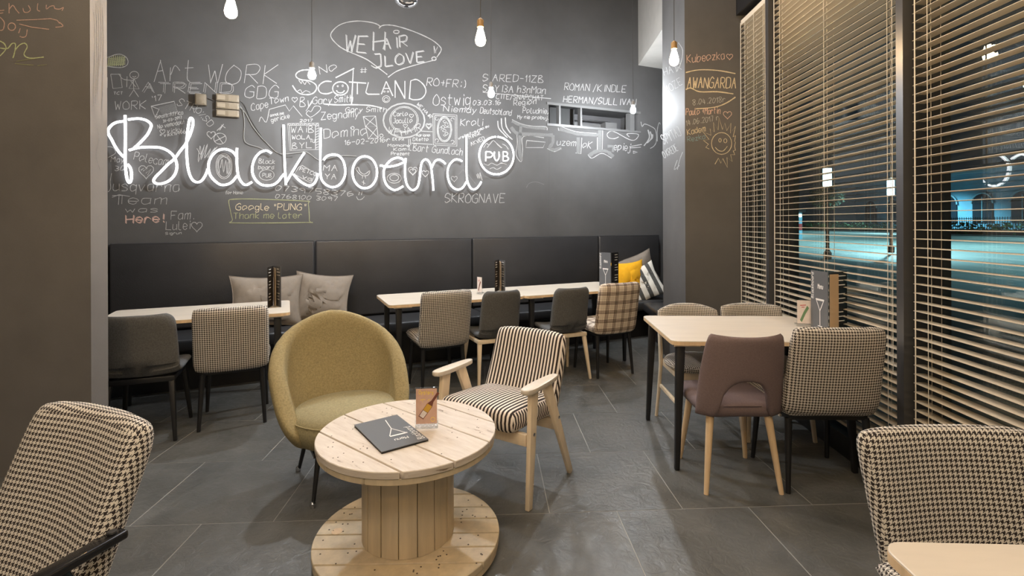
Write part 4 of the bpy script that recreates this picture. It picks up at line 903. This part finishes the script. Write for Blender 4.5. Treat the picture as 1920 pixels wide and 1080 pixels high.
l = write('Blackboard', 0, 0, .46 * mw, 0, .028, .1, .1); ribbons([[(.95 * mw - x, .955 * mh + y) for x, y in pl] for pl in l], .0034, fn, 0).build('lettering', 'print_white', c, smooth=0, weld=False)

def card(label, loc, rz, W_, H_, m, kind):
    t = thing('card_stand', label, 'card stand', loc, rz, 'acrylic card stands')
    MB().box((0, 0, H_ / 2 + .012), (W_ + .008, .009, H_ + .024)).build('acrylic_sleeve', 'acrylic', t)
    MB().box((0, .02, .006), (W_ + .008, .07, .012)).build('foot', 'acrylic', t, bev=.003)
    c = MB().box((0, -.0052, H_ / 2 + .02), (W_, .0012, H_)).build('printed_card', m, t)
    fn = lambda x, y: Vector((x * W_, -.0062, .02 + y * H_))
    if kind == 'bottle':
        fp = lambda x, y, z: Vector((x * W_, -.0060 - z, .02 + y * H_))
        def rot(pts, a, cx, cy): return [(cx + (x * math.cos(a) - y * math.sin(a)), cy + (x * math.sin(a) + y * math.cos(a)) * W_ / H_) for x, y in pts]
        MB().prism(rot([(-.14, -.50), (.14, -.50), (.15, .22), (.06, .45), (.06, .95), (-.06, .95), (-.06, .45), (-.15, .22)], -.62, .02, .42), 0, .0006, fp).build('printed_bottle', 'bottle_dark', c)
        MB().prism(rot([(-.13, -.12), (.13, -.12), (.13, .24), (-.13, .24)], -.62, .02, .42), .0006, .0012, fp).build('printed_bottle', 'bottle_amber', c)
        MB().prism(rot([(-.11, -.46), (.11, -.46), (.12, -.14), (-.12, -.14)], -.62, .02, .42), .0006, .0012, fp).build('printed_bottle', 'card_light', c)
        ribbons(write('Oysters', -.36, -.86, .32, -.83, .10, .1), .03, lambda x, y: fn(x, -y), 0).build('lettering', 'print_gold', c, smooth=0, weld=False)
        ribbons([sm([(-.30, .68), (-.18, .70), (-.05, .69)]), sm([(-.20, .70), (-.17, .62)]), sm([(.05, .66), (.16, .70)]), ell(.30, .12, .10, .06, 12)], .025, fn, 0).build('lettering', 'print_gold', c, smooth=0, weld=False)
    else:
        ribbons([[(-.25, .10), (.0, .45), (.25, .72)]], .16, fn, 0).build('printed_picture', 'print_green' if kind == 'green' else 'bottle_dark', c, smooth=0, weld=False)
        ribbons([[(-.3, .78), (.1, .80)], [(-.2, .70), (.0, .71)]], .03, fn, 0).build('lettering', 'print_red', c, smooth=0, weld=False)
card('small acrylic stand with a pink drinks card on the spool table', floorpt(800, 802, .5215), .10, .092, .155, 'card_pink', 'bottle')
card('small acrylic card stand on the middle bench table', on_table(900, 552), -.9, .075, .145, 'card_light', 'red')
card('small acrylic card stand with a green picture on the window table', on_table(1508, 612), -.25, .085, .15, 'card_light', 'green')

# ================================================================== CUSHIONS
def cushion(label, loc, rot, w, h, th, m, group, seed, pipe=True):
    t = thing('cushion', label, 'cushion', loc, 0, group); t.rotation_euler = rot
    rnd = random.Random(seed); ph = [rnd.uniform(0, 6) for _ in range(6)]
    def f(u, v):
        x = u * w / 2 * (1 - .13 * (1 - v * v)); z = v * h / 2 * (1 - .13 * (1 - u * u))
        e = (1 - u * u) * (1 - v * v)
        q = noise_.noise(Vector((u * 1.3 + ph[0], v * 1.3, ph[1]))); y = e * (.030 * (.5 - abs(noise_.noise(Vector((u * 1.1 + v * .9 + ph[2], (v - u) * 2.6 + q * 1.5, ph[3]))))) + .018 * q) + .015 * math.sin(2 * u + ph[3]) * v
        return (x, y, z + h / 2)
    MB().panel(f, lambda u, v: th * max(.0, (1 - abs(u) ** 2.2)) ** .6 * max(0, (1 - abs(v) ** 2.2)) ** .6 + .004, 28, 28, 12).build('cover', m, t, smooth=80)
    if pipe:
        ring = [f(-1 + 2 * i / 12, -1) for i in range(12)] + [f(1, -1 + 2 * i / 12) for i in range(12)] + [f(1 - 2 * i / 12, 1) for i in range(12)] + [f(-1, 1 - 2 * i / 12) for i in range(12)]
        MB().tube(ring, .0045, 6, True).build('piping', m, t)
def on_seat(px, c, z=.455):
    r = ray(px, 500); d = c / (nv.x * r.x + nv.y * r.y); return Vector((r.x * d, d, z))
cushion('crumpled taupe cushion on the bench behind the standing menu, left of its pair', on_seat(498, 5.27), (-.26, .03, ANG + .05), .64, .50, .17, 'taupe_cloth', 'taupe cushions', 3)
cushion('taupe cushion leaning on the bench, right of its pair, above the olive armchair', on_seat(598, 5.30), (-.30, .10, ANG - .15), .54, .50, .17, 'taupe_cloth', 'taupe cushions', 5)
cushion('yellow cushion on the bench behind the plaid chair', on_seat(1188, 5.18), (-.22, -.05, ANG + .02), .50, .50, .13, 'yellow_cloth', None, 8, False)
cushion('cream and charcoal striped cushion leaning in the bench corner by the column', on_seat(1222, 5.10), (-.30, -.42, ANG - .45), .46, .46, .13, 'broad_stripe', None, 9, False)
cushion('taupe cushion tilted high in the bench corner behind the yellow one', on_seat(1205, 5.40, .60), (-.20, -.30, ANG - .1), .56, .42, .13, 'taupe_cloth', 'taupe cushions', 11)

# ================================================================== PENDANT BULBS
def pendant(label, loc, kind, group):
    t = thing('pendant_bulb', label, 'pendant lamp', loc, 0, group)     # origin at the tip of the bulb
    MB().lathe([(.0, 0), (.012, .001), (.024, .008), (.031, .022), (.0325, .036), (.030, .052), (.023, .080), (.016, .104), (.0135, .116)] if kind == 'warm' else [(.0, 0), (.014, .002), (.026, .012), (.0315, .030), (.030, .048), (.022, .068), (.014, .086), (.0135, .092)], 20).build('bulb', 'bulb_' + kind, t)
    z = .116 if kind == 'warm' else .092; sm_ = 'socket_brass' if kind == 'warm' else 'socket_grey'
    MB().lathe([(.0145, z), (.021, z + .002), (.021, z + .045), (.0165, z + .052), (.010, z + .056), (.004, z + .062)], 18).build('socket', sm_, t)
    MB().tube([(0, 0, z + .058), (0, 0, CH - loc[2] - .02)], .0028, 6).build('cord', 'wire_dark', t)
    MB().lathe([(.045, CH - loc[2] - .025), (.045, CH - loc[2])], 20).build('ceiling_rose', 'black', t)
def row(px, py, y):
    r = ray(px, py); return (r.x * y, y, CAMH + r.z * y)
for px, py, d, w in ((585, 149, 4.28, 'white bulb on a cord above the left bench table'), (921, 183, 4.87, 'white bulb on a cord above the middle bench table'), (1187, 213, 5.9, 'white bulb on a cord before the wall niche')):
    pendant('bright ' + w, row(px, py, d), 'white', 'white pendant bulbs')
for px, py, d, w in ((433, 34, 2.8, 'warm glowing filament bulb at the top left of the chalk wall'), (901, 86, 3.22, 'warm glowing filament bulb in front of the chalk wall'), (1264, 123, 3.6, 'warm glowing filament bulb in front of the column')):
    pendant(w, row(px, py, d), 'warm', 'warm filament bulbs')
for x, y, w in ((-1.9, .9, 'left of the viewer'), (-.3, 1.0, 'over the viewer'), (1.35, 1.35, 'over the foreground table'), (-1.2, -.9, 'behind the viewer on the left'), (.8, -.9, 'behind the viewer on the right')):  # extra unseen bulbs, added to warm the foreground
    pendant('unseen warm filament bulb added to light the foreground, ' + w, (x, y, 2.62), 'warm', 'warm filament bulbs')
dome = thing('dome_lamp', 'chrome dome hanging from the ceiling above the chalk bubble', 'ceiling dome', row(762, 13, 4.0))
MB().lathe([(.0, 0), (.03, .003), (.062, .015), (.088, .038), (.102, .07), (.102, .10), (.08, .13), (.03, .15)], 28).build('dome', 'chrome', dome)
MB().lathe([(.0, -.001), (.018, -.0005), (.018, .006)], 16).build('lens', 'black_gloss', dome)
z = dome.location.z; MB().tube([(0, 0, .15), (0, 0, CH - z)], .014, 10).build('stem', 'chrome', dome)

# ================================================================== OUTSIDE
def gbox(name, a0, a1, b0, b1, z0, z1, m, label): return struct(name, abox(MB(), a0, a1, b0, b1, z0, z1), m, label)
gbox('pavement', 2.17, 12, -25, 90, -.2, -.05, 'pavement', 'pavement outside the windows')
gbox('road', 12, 46, -60, 160, -.25, -.12, 'asphalt', 'asphalt street outside the windows')
gbox('verge', 46, 120, -80, 200, -.25, -.02, 'pavement', 'far pavement across the street')
def ext(px, py, dist): r = ray(px, py); return Vector((r.x * dist, dist, CAMH + r.z * dist))
def lamp(px, y_top, dist, label):
    p = ext(px, y_top, dist); g = -.05; t = thing('street_lamp', label, 'street lamp', (p.x, p.y, g), 0, 'street lamps outside'); h = p.z - g
    MB().tube([(0, 0, 0), (0, 0, h - .7)], [.07, .05], 10).build('post', 'black', t)
    MB().lathe([(.10, h - .72), (.15, h - .70), (.15, h), (.05, h + .06)], 14).build('lantern', 'street_glow', t)
    MB().lathe([(.19, h + .0), (.19, h + .04), (.05, h + .12)], 14).build('cap', 'black', t)
    MB().lathe([(.14, 0), (.14, .25), (.07, .35)], 12).build('base', 'black', t)
lamp(1551, 316, 20, 'glowing street lamp seen through the middle blind')
lamp(1670, 338, 24, 'glowing street lamp seen beside the dark mullion')
def facade():
    c = ab(60, 62); t = thing('street_building', 'bluish lit building with arched openings across the street', 'building', (c.x, c.y, -.02), TANG)
    def q(x, y, z): return (x, y, z)
    MB().box((4, 0, 4.0), (8, 70, 8.0)).build('wall', 'far_wall', t)
    MB().box((3.9, 0, 8.2), (8.6, 70.6, .4)).build('cornice', 'far_trim', t)
    for i in range(12):
        y = -31 + 5.6 * i
        out = [(-1.5, 0), (1.5, 0), (1.5, 2.6)] + [(1.5 * math.cos(a), 2.6 + 1.3 * math.sin(a)) for a in [pi * k / 10 for k in range(1, 10)]] + [(-1.5, 2.6)]
        w = MB().prism(out, 0, .12, lambda a, b, z: (-.02 - z, y + a, 1.2 + b)).build('window', 'far_window', t)
        MB().tube([(-.16, y + 1.62 * math.cos(a), 3.8 + 1.42 * math.sin(a)) for a in [pi * k / 10 for k in range(11)]], .12, 6).build('arch_trim', 'far_trim', w)
        MB().box((-.16, y, 3.0), (.06, .10, 3.4)).build('window_bar', 'far_trim', w)
facade()
def fence():
    c = ab(50, 50); t = thing('railing', 'dark iron railing along the far pavement', 'fence', (c.x, c.y, -.02), TANG)
    for z in (.35, 1.75): MB().box((0, 0, z), (.05, 84, .06)).build('rail', 'black', t)
    me = MB().box((0, 0, .95), (.04, .04, 1.9)).mesh('bar')
    for i in range(280): o = link('bar', me, 'black', t); o.location = (0, -41.8 + .3 * i, 0)
fence()
def blob(rx, rz_, n, seed):
    rnd = random.Random(seed); mb = MB()
    for i in range(n):
        q = rnd.uniform(0, 2 * pi); r = math.sqrt(rnd.random()) * rx; z = rnd.uniform(-1, 1) * rz_ * math.sqrt(max(.05, 1 - (r / rx) ** 2))
        p = Vector((r * math.cos(q), r * math.sin(q), z)); d = Vector((rnd.uniform(-1, 1), rnd.uniform(-1, 1), rnd.uniform(-1, 1))).normalized(); e = d.orthogonal().normalized(); s = rnd.uniform(.12, .3)
        mb.add([p - d * s, p + e * s * .5, p + d * s, p - e * s * .5], [(0, 1, 2, 3)])
    return mb
for i, (a, b, h, lab) in enumerate(((40, 40, 5.0, 'dark street tree near the far railing, seen in the right pane'), (44, 78, 6.5, 'tall dark street tree seen in the middle pane'), (36, 92, 6.0, 'dark street tree furthest along the street'), (20, 50, 4.6, 'slim street tree near the kerb beyond the column'))):
    p = ab(a, b); t = thing('street_tree', lab, 'tree', (p.x, p.y, -.05), 0, 'street trees outside')
    MB().tube([(0, 0, 0), (.1, 0, h * .45), (0, .1, h * .8)], [.16, .12, .05], 8).build('trunk', 'bark', t)
    o = blob(h * .36, h * .33, 900, i).build('foliage', 'leaf', t, smooth=0, weld=False); o.location = (0, 0, h * .8)
p = ab(47.5, 54); hd = thing('hedge', 'low dark hedge running before the far railing across the street', 'hedge', (p.x, p.y, -.03), TANG)
mb = MB()
for i in range(14):
    f = blob(2.6, .75, 260, 50 + i); mb.add([(x * .45, y * 1.3 - 40 + 6.2 * i, z + .75) for x, y, z in f.v], f.f)
mb.build('foliage', 'grass', hd, smooth=0, weld=False)
MB().box((0, 0, .3), (.3, 80, .6)).build('branches', 'bark', hd)
p = ab(22, 46); t = thing('bus_shelter', 'lit red and pale kiosk far down the street beside the column', 'kiosk', (p.x, p.y, -.12), .2)
MB().box((0, 0, 1.2), (2.6, 2.0, 2.4)).build('body', 'far_trim', t); MB().box((0, 0, 2.55), (3.0, 2.4, .3)).build('roof', 'black', t)
MB().box((-1.32, 0, 1.1), (.06, 1.9, .55)).build('stripe', 'far_red', t); MB().box((0, -1.02, 1.1), (2.5, .06, .55)).build('stripe', 'far_red', t)
MB().box((0, -1.02, 2.1), (2.4, .05, .25)).build('light_box', 'street_glow_warm', t)
for a, b, z, e in ((26, 10, 9, 24000), (24, 34, 9, 24000), (26, 62, 9, 24000), (50, 40, 9, 24000), (52, 76, 9, 24000)):  # added spots that brighten the street, apart from the lamp posts
    l = bpy.data.lights.new('street_fill_spot', 'SPOT'); l.energy = e; l.color = (.50, .92, 1); l.shadow_soft_size = .3; l.spot_size = math.radians(136); l.spot_blend = .4
    o = bpy.data.objects.new('street_fill_spot', l); C.objects.link(o); o.location = ab(a, b, z)
